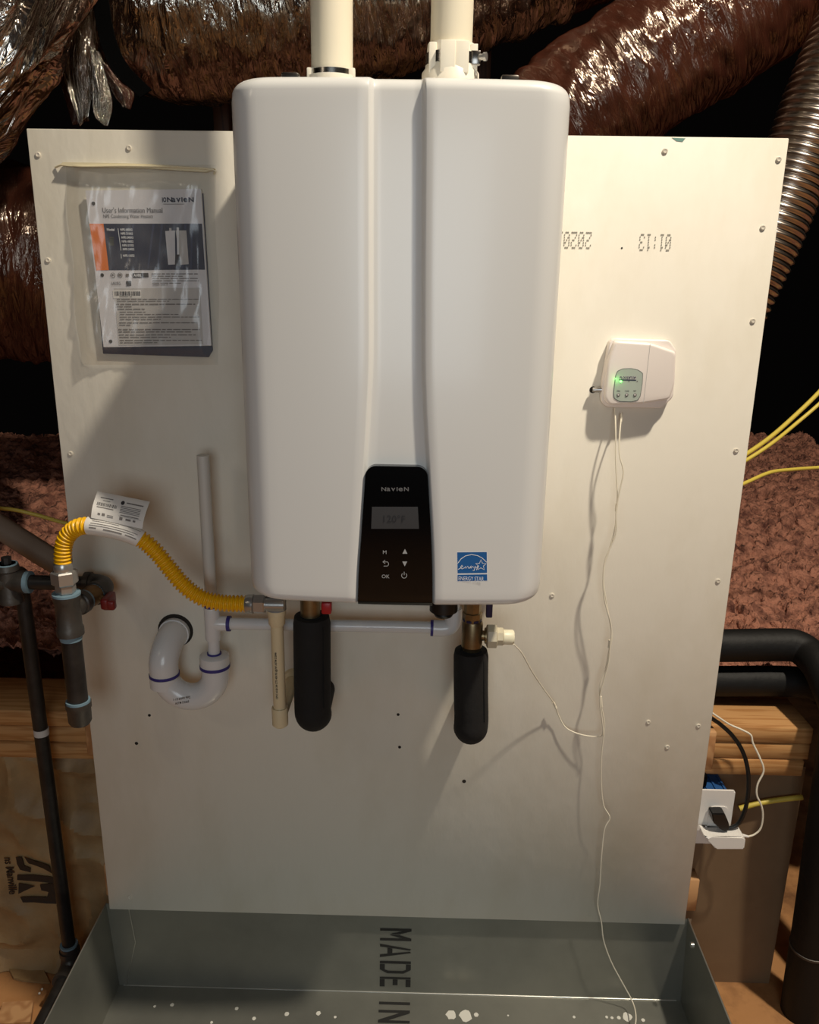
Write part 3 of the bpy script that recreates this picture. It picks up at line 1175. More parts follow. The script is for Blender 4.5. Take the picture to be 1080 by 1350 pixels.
w2 = cable('sensor_wire', [(819.5, 547, -.014), (817, 575, -.03), (817, 600, -.036), (822, 622, -.038), (817, 648, -.038), (812.5, 676, -.038), (812, 704, -.038), (799, 735, -.037),
                           (795.5, 758, -.038), (797, 790, -.038), (806, 826, -.038), (804.5, 852, -.038), (802, 876, -.038), (796, 898, -.038), (791, 922, -.038), (794, 950, -.037),
                           (795, 966, -.036), (790, 971, -.03), (768, 969, -.022), (747, 960, -.014), (737, 944, -.012), (731, 928, -.02), (716, 907, -.05), (702, 886, -.09), (688, 861, -.125), (677.5, 849.5, -.14)],
           0.0013, M['wire'], 'white wire branching from the alarm box to the plastic plug under the heater', 'wire')
crimp(w2, 733.5, 934, 730, 926, -.0165)
crimp(w2, 820, 545, 819, 556, -.0165, .0018)

# ------------------------------------------------------------------ yellow gas hose
GY = -0.155
hose = thing('gas_hose', 'yellow corrugated gas hose with plated end nuts and white paper tag', 'hose', tuple(P(84, 770, GY)))
cpx = [(83, 743, GY), (83, 728, GY), (86, 712, GY), (96, 699, GY), (112, 693, GY - .004), (140, 696, GY - .006), (168, 703, GY - .006), (188, 712, GY - .004), (206, 728, GY), (224, 750, GY),
       (243, 772, GY), (264, 787, GY), (290, 794.5, GY), (326, 796, GY)]
NRG = 60
path, tot = resample(spline([P(*q) for q in cpx], 10), NRG * 8)
RH = 0.0124
bm = new()
tube(bm, path, RH, 20, True, rfun=lambda i, k, s, th: RH + 0.0023 * (2 * abs(math.sin(PI * i / 8)) ** 1.3 - 1))
obj('corrugated_tube', bm, M['yellow'], hose, angle=180)


def hexnut(bm, a, d, r, l):
    lathe(bm, a, d, [(0, r * .9), (l * .1, r), (l * .9, r), (l, r * .9)], 6)


a0 = P(83, 743, GY)
bm = new()
lathe(bm, a0 + Z * .003, -Z, [(0, .0135), (.004, .0155), (.014, .0158), (.016, .015)], 24)
obj('nut_collar', bm, M['chrome'], hose)
bm = new()
hexnut(bm, a0 - Z * .012, -Z, .0215, .024)
obj('flare_nut', bm, M['chrome'], hose, angle=20)
bm = new()
hexnut(bm, a0 - Z * .036, -Z, .0165, .0156)
obj('adapter', bm, M['chrome'], hose, angle=20)
a1 = P(324, 796, GY)
bm = new()
lathe(bm, a1, X, [(0, .0145), (.004, .0165), (.013, .0165), (.014, .013)], 24)
obj('nut_collar', bm, M['chrome'], hose)
bm = new()
hexnut(bm, a1 + X * .013, X, .0165, .020)
obj('flare_nut', bm, M['chrome'], hose, angle=20)
rod_obj('adapter', a1 + X * .03, a1 + X * .065, .011, M['chrome'], hose)
# paper sleeve and tag
sl = [p for p in path if P(118, 693, GY).x <= p.x <= P(187, 711, GY).x and p.z > P(187, 716, GY).z]
bm = new()
tube(bm, sl, 0.0152, 24, False)
sleeve = obj('paper_sleeve', bm, M['paper'], hose)
bm = new()
for (f0, f1, th, wd) in ((.1, .95, .9, .0011), (.08, .9, 1.12, .0011), (.12, .6, .62, .0011), (.35, .7, 1.36, .0022), (.75, .97, 1.36, .0018), (.08, .22, 1.36, .0018), (.1, .96, .42, .0011)):
    n = len(sl)
    seq = sl[int(f0 * n):int(f1 * n)]
    for q0, q1 in zip(seq, seq[1:]):
        vs = []
        for q, t in ((q0, th), (q1, th), (q1, th + wd / .0156), (q0, th + wd / .0156)):
            d = (q1 - q0).normalized()
            up = (Z - d * Z.dot(d)).normalized()
            vs.append(bm.verts.new(q + (up * math.cos(t) - Y * math.sin(t)) * .0156))
        bm.faces.new(vs)
obj('sleeve_print', bm, M['paper_grey'], sleeve, smooth=False)


def tag_pt(u, v, lift=0.0):
    """tag surface: u along its length 0..1, v from its foot 0 to its top 1, curling back from the hose"""
    a = P(119.5, 683, GY - .014).lerp(P(187, 698, GY - .014), u)
    b = P(128, 648, GY + .016).lerp(P(197, 662, GY + .016), u)
    p = a.lerp(b, v)
    p.y -= 0.007 * math.sin(PI * v) - 0.002 + lift
    return p


bm = new()
g0 = [[bm.verts.new(tag_pt(i / 8, j / 8)) for i in range(9)] for j in range(9)]
g1 = [[bm.verts.new(tag_pt(i / 8, j / 8, -.0008)) for i in range(9)] for j in range(9)]
for j in range(8):
    for i in range(8):
        bm.faces.new((g0[j][i], g0[j][i + 1], g0[j + 1][i + 1], g0[j + 1][i]))
        bm.faces.new((g1[j][i], g1[j + 1][i], g1[j + 1][i + 1], g1[j][i + 1]))
for i in range(8):
    bm.faces.new((g0[0][i], g1[0][i], g1[0][i + 1], g0[0][i + 1]))
    bm.faces.new((g0[8][i], g0[8][i + 1], g1[8][i + 1], g1[8][i]))
    bm.faces.new((g0[i][0], g0[i + 1][0], g1[i + 1][0], g1[i][0]))
    bm.faces.new((g0[i][8], g1[i][8], g1[i + 1][8], g0[i + 1][8]))
tg = obj('paper_tag', bm, M['paper'], hose, angle=60)


def tag_rect(bm, u0, u1, v0, v1):
    n = 4
    for k in range(n):
        a, b = u0 + (u1 - u0) * k / n, u0 + (u1 - u0) * (k + 1) / n
        bm.faces.new([bm.verts.new(tag_pt(u, v, .0006)) for u, v in ((a, v0), (b, v0), (b, v1), (a, v1))])


bm = new()
for u0, u1, v0, v1 in ((.10, .34, .82, .85), (.16, .3, .74, .76), (.08, .40, .49, .52), (.60, .92, .80, .84), (.55, .9, .36, .39), (.12, .17, .2, .28), (.2, .26, .2, .3),
                       (.30, .42, .18, .21), (.3, .42, .25, .27), (.54, .6, .18, .3), (.66, .76, .2, .28), (.8, .85, .2, .28), (.52, .95, .33, .34)):
    tag_rect(bm, u0, u1, v0, v1)
for k in range(5):
    tag_rect(bm, .52, .9, .46 + k * .055, .482 + k * .055)
obj('tag_print', bm, M['paper_grey'], tg, smooth=False)
bm = new()
u = .07
while u < .44:
    wd = random.choice((.006, .010, .016))
    bm.faces.new([bm.verts.new(tag_pt(a, b, .0006)) for a, b in ((u, .56), (u + wd, .56), (u + wd, .67), (u, .67))])
    u += wd + random.choice((.006, .01))
c = [tag_pt(.53 + .035 * math.cos(2 * PI * k / 12), .80 + .07 * math.sin(2 * PI * k / 12), .0006) for k in range(12)]
bm.faces.new([bm.verts.new(q) for q in c])
obj('tag_barcode', bm, M['print_dark'], tg, smooth=False)

# ------------------------------------------------------------------ black iron gas pipe
gp = thing('iron_gas_pipe', 'black iron gas pipe run with tee, red-handled valve and capped drip leg', 'pipe', tuple(P(60, 1340, -.25)))
DY = GY
ax = a0.copy()
tz = a0.z - .052                     # top of the drip-leg tee
ttop = Vector((ax.x, DY, tz))


def fitting(name, a, d, r, l, m=None, lip=.0025):
    bm = new()
    lathe(bm, a, d, [(0, r + lip), (l * .16, r + lip), (l * .2, r), (l * .8, r), (l * .84, r + lip), (l, r + lip)], 24)
    return obj(name, bm, m or M['iron_fit'], gp)


TB = P(92, 836, DY)
tl = tz - TB.z
bm = new()
lathe(bm, ttop, -Z, [(0, .0225), (.012, .0225), (.016, .0205), (tl - .016, .0205), (tl - .012, .0225), (tl, .0225)], 28)
bc = ttop - Z * (tl * .42)
vd = Vector((0.22, 1, 0.0)).normalized()
lathe(bm, bc, vd, [(0.0, .018), (.028, .0185), (.030, .021), (.042, .021)], 24)
obj('tee', bm, M['iron_fit'], gp)
ring_obj('pipe_dope', ttop + Z * .0004, -Z, .0172, .0229, .004, M['dope'], gp)
DB = P(102, 928, DY)
rod_obj('drip_pipe', Vector((ax.x, DY, TB.z + .004)), Vector((ax.x, DY, DB.z)), .0172, M['iron'], gp, 24)
lathe_obj('pipe_dope', Vector((ax.x, DY, TB.z - .001)), -Z, [(0, .019), (.009, .0178)], M['dope'], gp)
capz = DB.z + .004
lathe_obj('drip_cap', Vector((ax.x, DY, capz)), -Z, [(0, .0218), (.010, .0218), (.013, .0202), (.036, .0198), (.042, .0165)], M['iron_fit'], gp)
ring_obj('pipe_dope', Vector((ax.x, DY, capz + .004)), -Z, .012, .0205, .005, M['dope'], gp)
# valve from tee back to elbow
vb = bc + vd * .040
EY = -0.064
ve = vb + vd * ((EY - vb.y) / vd.y)
ring_obj('pipe_dope', vb + vd * .002, vd, .010, .0192, .006, M['dope'], gp)
lathe_obj('valve_body', vb + vd * .006, vd, [(0, .0145), (.008, .0165), (.016, .0185), (.044, .0185), (.052, .0165), (.060, .0150), (ve - vb).length and ((ve - vb).length - .012, .0150)], M['valve'], gp)
ring_obj('pipe_dope', ve - vd * .018, vd, .010, .0185, .006, M['dope'], gp)
hv = vb + vd * .030
rod_obj('valve_stem', hv, hv + Vector((.026, -.010, -.004)), .006, M['valve'], gp, 12)
bm = new()
hc = hv + Vector((.030, -.011, -.005))
box(bm, hc.x - .006, hc.x + .008, hc.y - .020, hc.y + .022, hc.z - .010, hc.z + .010, .004, 3)
box(bm, hc.x - .004, hc.x + .018, hc.y - .018, hc.y - .004, hc.z - .012, hc.z + .006, .004, 3)
obj('valve_handle', bm, M['darkred'], gp)
# elbow and horizontal run
el = [ve - vd * .014, ve + vd * .004, ve + Vector((-.003, .020, 0)), ve + Vector((-.016, .030, 0)), ve + Vector((-.034, .033, 0))]
bm = new()
tube(bm, spline(el, 6), .0185, 22)
obj('elbow', bm, M['iron_fit'], gp)
hy = ve.y + .033
hz = ve.z
xl = P(28, 748, hy).x
ring_obj('elbow_rim', Vector((ve.x - .030, hy, hz)), -X, .012, .0215, .010, M['iron_fit'], gp)
lathe_obj('elbow_rim', ve - vd * .016, vd, [(0, .0215), (.010, .0215)], M['iron_fit'], gp)
rod_obj('branch_pipe', Vector((ve.x - .036, hy, hz)), Vector((xl - .01, hy, hz)), .0134, M['iron'], gp)
ring_obj('pipe_dope', Vector((xl + .014, hy, hz)), -X, .010, .0205, .010, M['dope'], gp)
bm = new()
lathe(bm, Vector((xl + .006, hy, hz)), -X, [(0, .0215), (.012, .0215), (.016, .0195), (.030, .0195)], 24)
tx = xl - .026
lathe(bm, Vector((tx, hy, hz + .034)), -Z, [(0, .0195), (.010, .0215), (.012, .0195), (.060, .0195), (.066, .0215), (.074, .0215)], 24)
lathe(bm, Vector((tx, hy, hz)), -X, [(0, .0205), (.04, .0205), (.05, .023), (.12, .023)], 24)
obj('tee', bm, M['iron_fit'], gp)
ring_obj('pipe_dope', Vector((tx, hy, hz + .030)), Z, .010, .0185, .006, M['dope'], gp)
lathe_obj('plug', Vector((tx, hy, hz + .030)), Z, [(0, .0165), (.006, .0165), (.006, .009), (.018, .009)], M['iron'], gp, 8)
# vertical riser down the left of the board
vt = P(27, 768, hy + .03)
rx, ry = P(60, 1000, 0.01).x, 0.01
b1 = P(91, 1246, ry)
rod_obj('riser_pipe', Vector((rx - .004, ry, hz + .002)), Vector((b1.x, ry, b1.z)), .0138, M['iron'], gp, 22)
rod_obj('tee_branch', Vector((tx + .004, hy, hz)), Vector((rx - .004, ry, hz)), .0155, M['iron_fit'], gp)
c1 = P(53, 960, ry)
ring_obj('paper_band', Vector((rx - .0015, ry, c1.z)), -Z, .010, .0145, .014, M['paper_lgrey'], gp)
bz = b1.z
lathe_obj('pipe_dope', Vector((b1.x, ry, bz + .004)), -Z, [(0, .0185), (.008, .0185)], M['dope'], gp)
EL = [Vector((b1.x, ry, bz)), Vector((b1.x, ry, bz - .030)), Vector((b1.x, ry - .012, bz - .048)), Vector((b1.x, ry - .030, bz - .052)), Vector((b1.x, ry - .046, bz - .052))]
bm = new()
tube(bm, spline(EL, 6), .0192, 22)
obj('elbow', bm, M['iron_fit'], gp)
lz = bz - .052
ring_obj('elbow_rim', Vector((b1.x, ry - .040, lz)), -Y, .012, .0215, .010, M['iron_fit'], gp)
ring_obj('elbow_rim', Vector((b1.x, ry, bz - .012)), -Z, .012, .0215, .010, M['iron_fit'], gp)
rod_obj('floor_pipe', Vector((b1.x, ry - .045, lz)), Vector((b1.x, ry - .60, lz)), .0140, M['iron'], gp)
un = Vector((b1.x, ry - .165, lz))
lathe_obj('union', un, -Y, [(0, .017), (.010, .0195), (.014, .0255), (.034, .0255), (.038, .021), (.060, .020), (.064, .017)], M['iron_fit'], gp, 8)
bm = new()
box(bm, b1.x - .052, b1.x - .018, un.y - .075, un.y - .055, lz - .012, lz + .008, .004)
box(bm, b1.x + .018, b1.x + .036, un.y - .075, un.y - .055, lz - .014, lz + .004, .004)
obj('pipe_clamp', bm, M['iron_fit'], gp)
bm = new()
box(bm, b1.x - .045, b1.x + .03, un.y - .09, un.y - .045, FLOOR, lz - .0142, .002)
box(bm, b1.x - .045, b1.x + .03, un.y - .40, un.y - .35, FLOOR, lz - .0142, .002)
obj('support_block', bm, M['cutwood'], gp)

# ------------------------------------------------------------------ white PVC drain with trap
DRY = -0.062
dr = thing('drain_assembly', 'white plastic drain piping with tee and looped trap, purple primer at its joints', 'drain pipe', tuple(P(250, 930, DRY)))
s0, s1 = P(265, 600, DRY), P(277, 800, DRY)
sx = (s0.x + s1.x) / 2 + .003
rod_obj('standpipe', (sx, DRY, s0.z), (sx, DRY, s1.z), .0107, M['pvc_dull'], dr, 24)
t0 = P(277, 800, DRY).z
t1 = P(279, 843, DRY).z
hz2 = P(297, 822, DRY).z
bm = new()
lathe(bm, (sx, DRY, t0), -Z, [(0, .0132), (.003, .0140), (t0 - t1 - .003, .0140), (t0 - t1, .0132)], 26)
lathe(bm, (sx, DRY, hz2), X, [(0, .0135), (.026, .0138), (.028, .013)], 26)
obj('tee', bm, M['pvc'], dr)
ring_obj('primer_ring', (sx, DRY, t0 + .004), -Z, .008, .0128, .004, M['primer'], dr)
ring_obj('primer_ring', (sx + .027, DRY, hz2), X, .008, .0142, .006, M['primer'], dr)
ex = P(592, 822, DRY).x
rod_obj('cross_pipe', (sx + .03, DRY, hz2), (ex - .02, DRY, hz2 + .001), .0107, M['pvc'], dr, 24)
ring_obj('primer_ring', (ex - .033, DRY, hz2), X, .008, .0148, .007, M['primer'], dr)
bm = new()
tube(bm, spline([(ex - .028, DRY, hz2), (ex - .010, DRY, hz2), (ex + .003, DRY, hz2 + .005), (ex + .008, DRY, hz2 + .020), (ex + .008, DRY, hz2 + .040)], 6), .0150, 22)
obj('elbow', bm, M['pvc'], dr)
rod_obj('stub', (ex + .008, DRY, hz2 + .035), (ex + .008, DRY, ZB - .0084), .0107, M['pvc'], dr)
# neck, trap adapter
n1 = P(280, 862, DRY).z
rod_obj('neck', (sx, DRY, t1 + .004), (sx, DRY, n1 - .006), .0107, M['pvc'], dr)
ring_obj('primer_ring', (sx, DRY, n1 + .003), -Z, .008, .0130, .005, M['primer'], dr)
tr = P(280, 880, DRY)
lathe_obj('trap_adapter', (sx, DRY, n1), -Z, [(0, .0225), (.003, .0268), (.020, .0272), (.021, .0255)], M['pvc'], dr, 30)
ring_obj('primer_ring', (sx, DRY, n1 - .020), -Z, .015, .0278, .006, M['primer'], dr)
la = P(216, 888, DRY)
lx = la.x + .001
jz = n1 - .026
bot = P(250, 915, DRY).z
mid = (sx + lx) / 2
hr = (sx - lx) / 2
zc = la.z - .012
jp = [Vector((sx, DRY, jz + .004)), Vector((sx, DRY, jz - .012))]
zc2 = jz - .014
for k in range(1, 12):
    a = PI * k / 12
    jp.append(Vector((mid + hr * math.cos(a), DRY, zc2 - hr * 1.02 * math.sin(a) + (la.z - .004 - zc2) * 0.0)))
jp += [Vector((lx, DRY, zc2 + .004)), Vector((lx, DRY, la.z))]
bm = new()
tube(bm, spline(jp, 3), .0250, 28)
jb = obj('trap_bend', bm, M['pvc'], dr)
ring_obj('primer_ring', (lx, DRY, la.z + .002), -Z, .015, .0278, .005, M['primer'], dr)
ring_obj('trap_socket', (lx, DRY, la.z - .004), -Z, .015, .0272, .020, M['pvc'], dr)
hp = P(231, 836, 0)
ep = [Vector((lx, DRY, la.z - .002)), Vector((lx, DRY, la.z + .022)), Vector((lx + .002, DRY + .010, la.z + .040)), Vector((lx + .004, DRY + .030, la.z + .052)), Vector((lx + .006, -.018, la.z + .0565)), Vector((lx + .006, -.004, la.z + .057))]
bm = new()
tube(bm, spline(ep, 6), [.0265] * 21 + [.0265] * 10, 28)
obj('wall_elbow', bm, M['pvc'], dr)
e_end = Vector((lx + .006, -.012, la.z + .057))
ring_obj('elbow_rim', e_end, Y, .02, .0290, .009, M['pvc'], dr)
lathe_obj('pipe_hole', Vector((lx + .0065, -.0002, la.z + .059)), -Y, [(-.001, .0340), (.0004, .0335)], M['hole'], board, 30)
for k, (s, u, v) in enumerate((('1-1/2 DWV PVC', 228, 924), ('ASTM D2665', 231, 929))):
    q = P(u, v, DRY - .0252)
    dxz = (P(262, 919 + 5 * k, DRY - .0252) - q)
    text('pipe_lettering', s, q, dxz.normalized(), Z, .0062, M['ink'], jb, sx=.78, bold=.02)

# ------------------------------------------------------------------ relief pipe
RY = -0.135
rp = thing('relief_pipe', 'thin cream plastic pipe hanging under the heater beside the left foam-wrapped pipe', 'pipe', tuple(P(370, 955, RY)))
ra, rb = P(364, 800, RY), P(370, 952, RY)
rx2 = (ra.x + rb.x) / 2
rod_obj('pipe', (rx2, RY, ra.z - .01), (rx2, RY, rb.z + .01), .0111, M['cpvc'], rp, 24)
lathe_obj('adapter', (rx2, RY, ZB - .0084), -Z, [(0, .016), (ZB - ra.z + .004, .016), (ZB - ra.z + .005, .0148), (ZB - ra.z + .022, .0142), (ZB - ra.z + .026, .0115)], M['cpvc'], rp)
ring_obj('metal_union', (rx2, RY, ZB - .0084), -Z, .008, .0168, ZB - ra.z - .004, M['grey_seal'], rp)
cz = P(370, 932, RY).z
bm = new()
lathe(bm, (rx2, RY, cz), -Z, [(0, .0138), (.002, .0145), (.034, .0142), (.038, .010)], 24)
obj('end_elbow', bm, M['cpvc'], rp)
rod_obj('wall_stub', (rx2, RY, cz - .016), (rx2 + .002, .004, cz - .016), .0125, M['cpvc'], rp, 20)
lathe_obj('stub_flange', (rx2 + .004, -.012, cz - .014), Y, [(0, .020), (.0115, .021)], M['cpvc'], rp)
# print running up the pipe
q = P(371, 922, RY - .0113)
text('pipe_lettering', 'CPVC 4120 3/4 CTS 400 PSI @73F ASTM D2846', (rx2 - .0005, RY - .0113, q.z), Z, -X, .0048, M['ink'], rp, sx=.92, bold=.03)

# ------------------------------------------------------------------ foam wrapped water pipes
FYW = -0.117


def foam_pipe(name, lab, px_t, py_t, px_b, py_b, r, brass):
    top, btm = P(px_t, py_t, FYW), P(px_b, py_b, FYW)
    t = thing(name, lab, 'pipe', (btm.x, FYW, btm.z))
    x = btm.x
    bz_ = btm.z + r
    pts = [Vector((top.x, FYW, top.z)), Vector((top.x * .6 + x * .4, FYW, top.z * .6 + bz_ * .4)), Vector((x, FYW, bz_ + .03))]
    for k in range(0, 7):
        a = PI / 2 * k / 6
        rad = .055
        pts.append(Vector((x, FYW + rad * (1 - math.cos(a)), bz_ + .012 - (rad - .012) * math.sin(a) * .5)))
    pts.append(Vector((x, -0.0008, pts[-1].z)))
    bm = new()
    path = spline(pts, 6)

    def rf(i, k, s, th):
        return r * (1 + .018 * noise.noise(Vector((math.cos(th) * 1.3, math.sin(th) * 1.3, s * 9 + r * 40)))) * (0.93 if i == 0 else 0.84 if i > 34 else 1)
    tube(bm, path, r, 30, True, rfun=rf)
    sl_ = obj('foam_sleeve', bm, M['foam'], t)
    lathe_obj('foam_core', (top.x, FYW, top.z + .0005), Z, [(0, r * .62), (.0012, r * .60)], M['foam_in'], t, 24)
    # slit seam of the foam
    bm = new()
    tube(bm, [Vector((top.x + r * .70, FYW - r * .72, top.z - .01)), Vector((x + r * .72, FYW - r * .73, bz_ + .03))], .0012, 6)
    obj('seam', bm, M['foam_in'], sl_)
    return t, top, x


hot, top, hx_ = foam_pipe('hot_water_pipe', 'black foam-wrapped pipe under the heater with a small red valve handle', 411, 812, 413, 965, .0325, True)
bm = new()
lathe(bm, (top.x - .002, FYW, ZB - .0084), -Z, [(0, .0175), (.010, .0175), (.012, .0150), (.020, .0150), (.022, .0175), (ZB - top.z + .012, .0172)], 24)
obj('brass_union', bm, M['brass'], hot)
h = P(432, 803, FYW - .03)
bm = new()
box(bm, h.x - .010, h.x + .007, h.y - .008, h.y + .008, h.z - .007, h.z + .014, .003)
rod(bm, (top.x + .012, FYW, h.z + .010), (h.x, h.y, h.z + .010), .004, 10)
obj('valve_handle', bm, M['red'], hot)
bm = new()
rod(bm, (top.x, FYW, ZB - .016), (rx2 + .026, RY, ZB - .016), .006, 12)
obj('cross_tube', bm, M['iron_fit'], hot)

cold, top, cx_ = foam_pipe('cold_water_pipe', 'black foam-wrapped pipe under a tall brass fitting with a plastic sensor plug', 621, 857, 620, 982, .0305, True)
zb_ = top.z
lathe_obj('brass_union', (top.x, FYW, ZB - .0084), -Z, [(0, .0150), (ZB - P(622, 800, FYW).z, .0150), (ZB - P(622, 801, FYW).z, .0172), (ZB - P(622, 812, FYW).z, .0172), (ZB - P(622, 814, FYW).z, .0155), (ZB - P(622, 819, FYW).z, .0155)], M['brass'], cold, 8)
ring_obj('blue_seal', (top.x, FYW, P(622, 816, FYW).z + .002), -Z, .01, .0166, .004, M['navyh'], cold)
z1, z2 = P(622, 818, FYW).z, P(624, 866, FYW).z
lathe_obj('brass_tee', (top.x + .001, FYW, z1), -Z, [(0, .0165), (.004, .0182), (z1 - z2 - .022, .0182), (z1 - z2 - .020, .0165), (z1 - z2, .0160)], M['brass'], cold, 24)
sz = P(640, 838, FYW).z
lathe_obj('brass_branch', (top.x + .014, FYW, sz), X, [(0, .009), (.008, .009), (.009, .014), (.016, .014)], M['brass'], cold, 20)
sb = lathe_obj('sensor_body', (P(641, 838, FYW).x, FYW - .002, sz), X, [(0, .016), (.002, .0215), (.017, .0215), (.019, .0165), (.028, .0165), (.030, .0145)], M['sensor'], cold, 8)
lathe_obj('sensor_plug', (P(664, 838, FYW).x, FYW - .002, sz - .001), X, [(0, .0132), (.015, .0132), (.018, .011)], M['sensor2'], cold, 20)
h = P(645, 806, FYW - .01)
bm = new()
box(bm, h.x - .0055, h.x + .0055, h.y - .006, h.y + .006, h.z - .010, ZB - .0095, .002)
rod(bm, (top.x + .01, FYW, ZB - .014), (h.x, h.y, ZB - .016), .004, 10)
obj('valve_handle', bm, M['navyh'], cold)

# ------------------------------------------------------------------ galvanised pan
PZB = -0.220
PX0, PX1, PYB, PYF = -0.004, 1.240, 0.0178, -0.75
pan = thing('drain_pan', 'deep galvanised sheet-metal pan on the floor below the white board', 'pan', (BW / 2, -0.36, PZB))
T = 0.0012
bm = new()
box(bm, PX0, PX1, PYF, PYB, PZB - T, PZB)
obj('pan_floor', bm, M['zinc'], pan, smooth=False)
bm = new()
box(bm, PX0 - .012, PX1, PYB, PYB + T - .0008, PZB, -0.0008)
bw_ = obj('back_wall', bm, M['zinc'], pan, smooth=False)
for s, x in ((-1, PX0), (1, PX1)):
    bm = new()
    lean = 0.010
    vs = []
    for (y, z) in ((PYB, PZB), (PYF, PZB), (PYF, 0.0), (PYB, 0.0)):
        off = -lean if z == 0 else 0
        vs.append((x + (off if s < 0 else -lean * .8 if z == 0 else 0), y, z))
    a = [bm.verts.new(v) for v in vs]
    b = [bm.verts.new((v[0] + s * T, v[1], v[2])) for v in vs]
    bm.faces.new(a)
    bm.faces.new(list(reversed(b)))
    for i in range(4):
        j = (i + 1) % 4
        bm.faces.new((a[i], b[i], b[j], a[j]))
    obj('side_wall', bm, M['zinc'], pan, smooth=False)
    bm = new()
    tube(bm, [Vector(vs[3]) + Vector((s * .0006, 0, .0)), Vector(vs[2]) + Vector((s * .0006, 0, 0))], .0016, 8)
    obj('hemmed_edge', bm, M['zinc_edge'], pan)
    # folded corner flap
    bm = new()
    if s < 0:
        f = [(PX0 + .0008 - .007, PYB - .001, -.002), (PX0 + .038, PYB - .001, -.002), (PX0 + .046, PYB - .001, -.10), (PX0 + .016, PYB - .001, PZB + .001), (PX0 + .002, PYB - .001, PZB + .001)]
        bm.faces.new([bm.verts.new(q) for q in f])
        bb = bmesh.ops.extrude_face_region(bm, geom=bm.faces[:])
        for v in [g_ for g_ in bb['geom'] if isinstance(g_, bmesh.types.BMVert)]:
            v.co.y += .0009
        fl = obj('corner_flap', bm, M['zinc'], pan, smooth=False)
        bm = new()
        tube(bm, [Vector(q) - Y * .0008 for q in f[1:4]], .0008, 6)
        obj('flap_edge', bm, M['zinc_edge'], fl)
bm = new()
box(bm, PX0, PX1, PYF - T, PYF, PZB, 0.0)
obj('front_wall', bm, M['zinc'], pan, smooth=False)
bm = new()
tube(bm, [(PX0 + .01, PYB - .0008, PZB + .0008), (PX1 - .01, PYB - .0008, PZB + .0008)], .0013, 8)
obj('fold_line', bm, M['zinc_edge'], pan)
# MADE IN stencil, reading down the back wall and on over the floor
STC = {'M': [((0, 0), (.2, 0), (.2, 1), (0, 1)), ((.8, 0), (1, 0), (1, 1), (.8, 1)), ((.2, 1), (.2, .72), (.47, .30), (.47, .62)), ((.8, 1), (.8, .72), (.53, .30), (.53, .62))],
       'A': [((0, 0), (.2, 0), (.46, .96), (.36, 1)), ((1, 0), (.8, 0), (.54, .96), (.64, 1)), ((.30, .24), (.70, .24), (.66, .40), (.34, .40))],
       'D': [((0, 0), (.2, 0), (.2, 1), (0, 1)), ((.26, 0), (.7, 0), (.7, .16), (.26, .16)), ((.26, 1), (.7, 1), (.7, .84), (.26, .84)), ((.7, 0), (1, .24), (1, .76), (.7, 1), (.7, .84), (.8, .72), (.8, .28), (.7, .16))],
       'E': [((0, 0), (.2, 0), (.2, 1), (0, 1)), ((.26, 0), (1, 0), (1, .16), (.26, .16)), ((.26, .42), (.84, .42), (.84, .58), (.26, .58)), ((.26, .84), (1, .84), (1, 1), (.26, 1))],
       'I': [((.35, 0), (.65, 0), (.65, 1), (.35, 1))],
       'N': [((0, 0), (.2, 0), (.2, 1), (0, 1)), ((.8, 0), (1, 0), (1, 1), (.8, 1)), ((.22, 1), (.22, .66), (.78, 0), (.78, .34))]}
lx0, lx1 = P(501, 1262, PYB).x, P(542, 1262, PYB).x
for ch, ya, yb in (('M', 1224, 1240), ('A', 1244.5, 1262), ('D', 1267, 1283), ('E', 1288, 1300.5)):
    za, zb3 = P(520, ya, PYB).z, P(520, yb, PYB).z
    bm = new()
    for poly in STC[ch]:
        bm.faces.new([bm.verts.new((lx0 + v * (lx1 - lx0), PYB - .0006, za + u * (zb3 - za))) for u, v in poly])
    obj('stencil_letter', bm, M['stencil'], pan, smooth=False)
for ch, ya, yb in (('I', 1317, 1329), ('N', 1332, 1349)):
    qa, qb = PZ(520, ya, PZB).y, PZ(520, yb, PZB).y
    bm = new()
    for poly in STC[ch]:
        bm.faces.new([bm.verts.new((lx0 + v * (lx1 - lx0), qa + u * (qb - qa), PZB + .0006)) for u, v in poly])
    obj('stencil_letter', bm, M['stencil'], pan, smooth=False)
for (px, py, r) in ((595, 1338, .011), (614, 1339, .0135), (628, 1338, .005), (800, 1341, .003), (807, 1342, .003), (816, 1342, .004), (827, 1341, .010), (848, 1345, .004), (757, 1341, .003),
                    (312, 1330, .004), (227, 1325, .004), (204, 1327, .003), (378, 1337, .005), (420, 1336, .005), (335, 1343, .004), (279, 1348, .003), (442, 1341, .003), (670, 1339, .002)):
    c = PZ(px, py, PZB)
    bm = new()
    n = 12
    bm.faces.new([bm.verts.new((c.x + r * math.cos(2 * PI * k / n) * random.uniform(.85, 1.15), c.y + r * 1.1 * math.sin(2 * PI * k / n) * random.uniform(.85, 1.15), PZB + .0005)) for k in range(n)])
    obj('paint_drip', bm, M['splash'], pan, smooth=False)
lathe_obj('side_fitting', P(912, 1246, -.05), Vector((-1, 0, 0)), [(-.004, .006), (.002, .006)], M['zinc_edge'], pan, 12)
bm = new()
box(bm, PX0 + .01, PX1 - .01, PYF + .01, PYB - .01, FLOOR, PZB - T - .0002, .002, 1)
tag(obj('base_panel', bm, M['cutwood'], None, angle=60), 'thick plywood base lying on the floor under the metal pan', 'base')

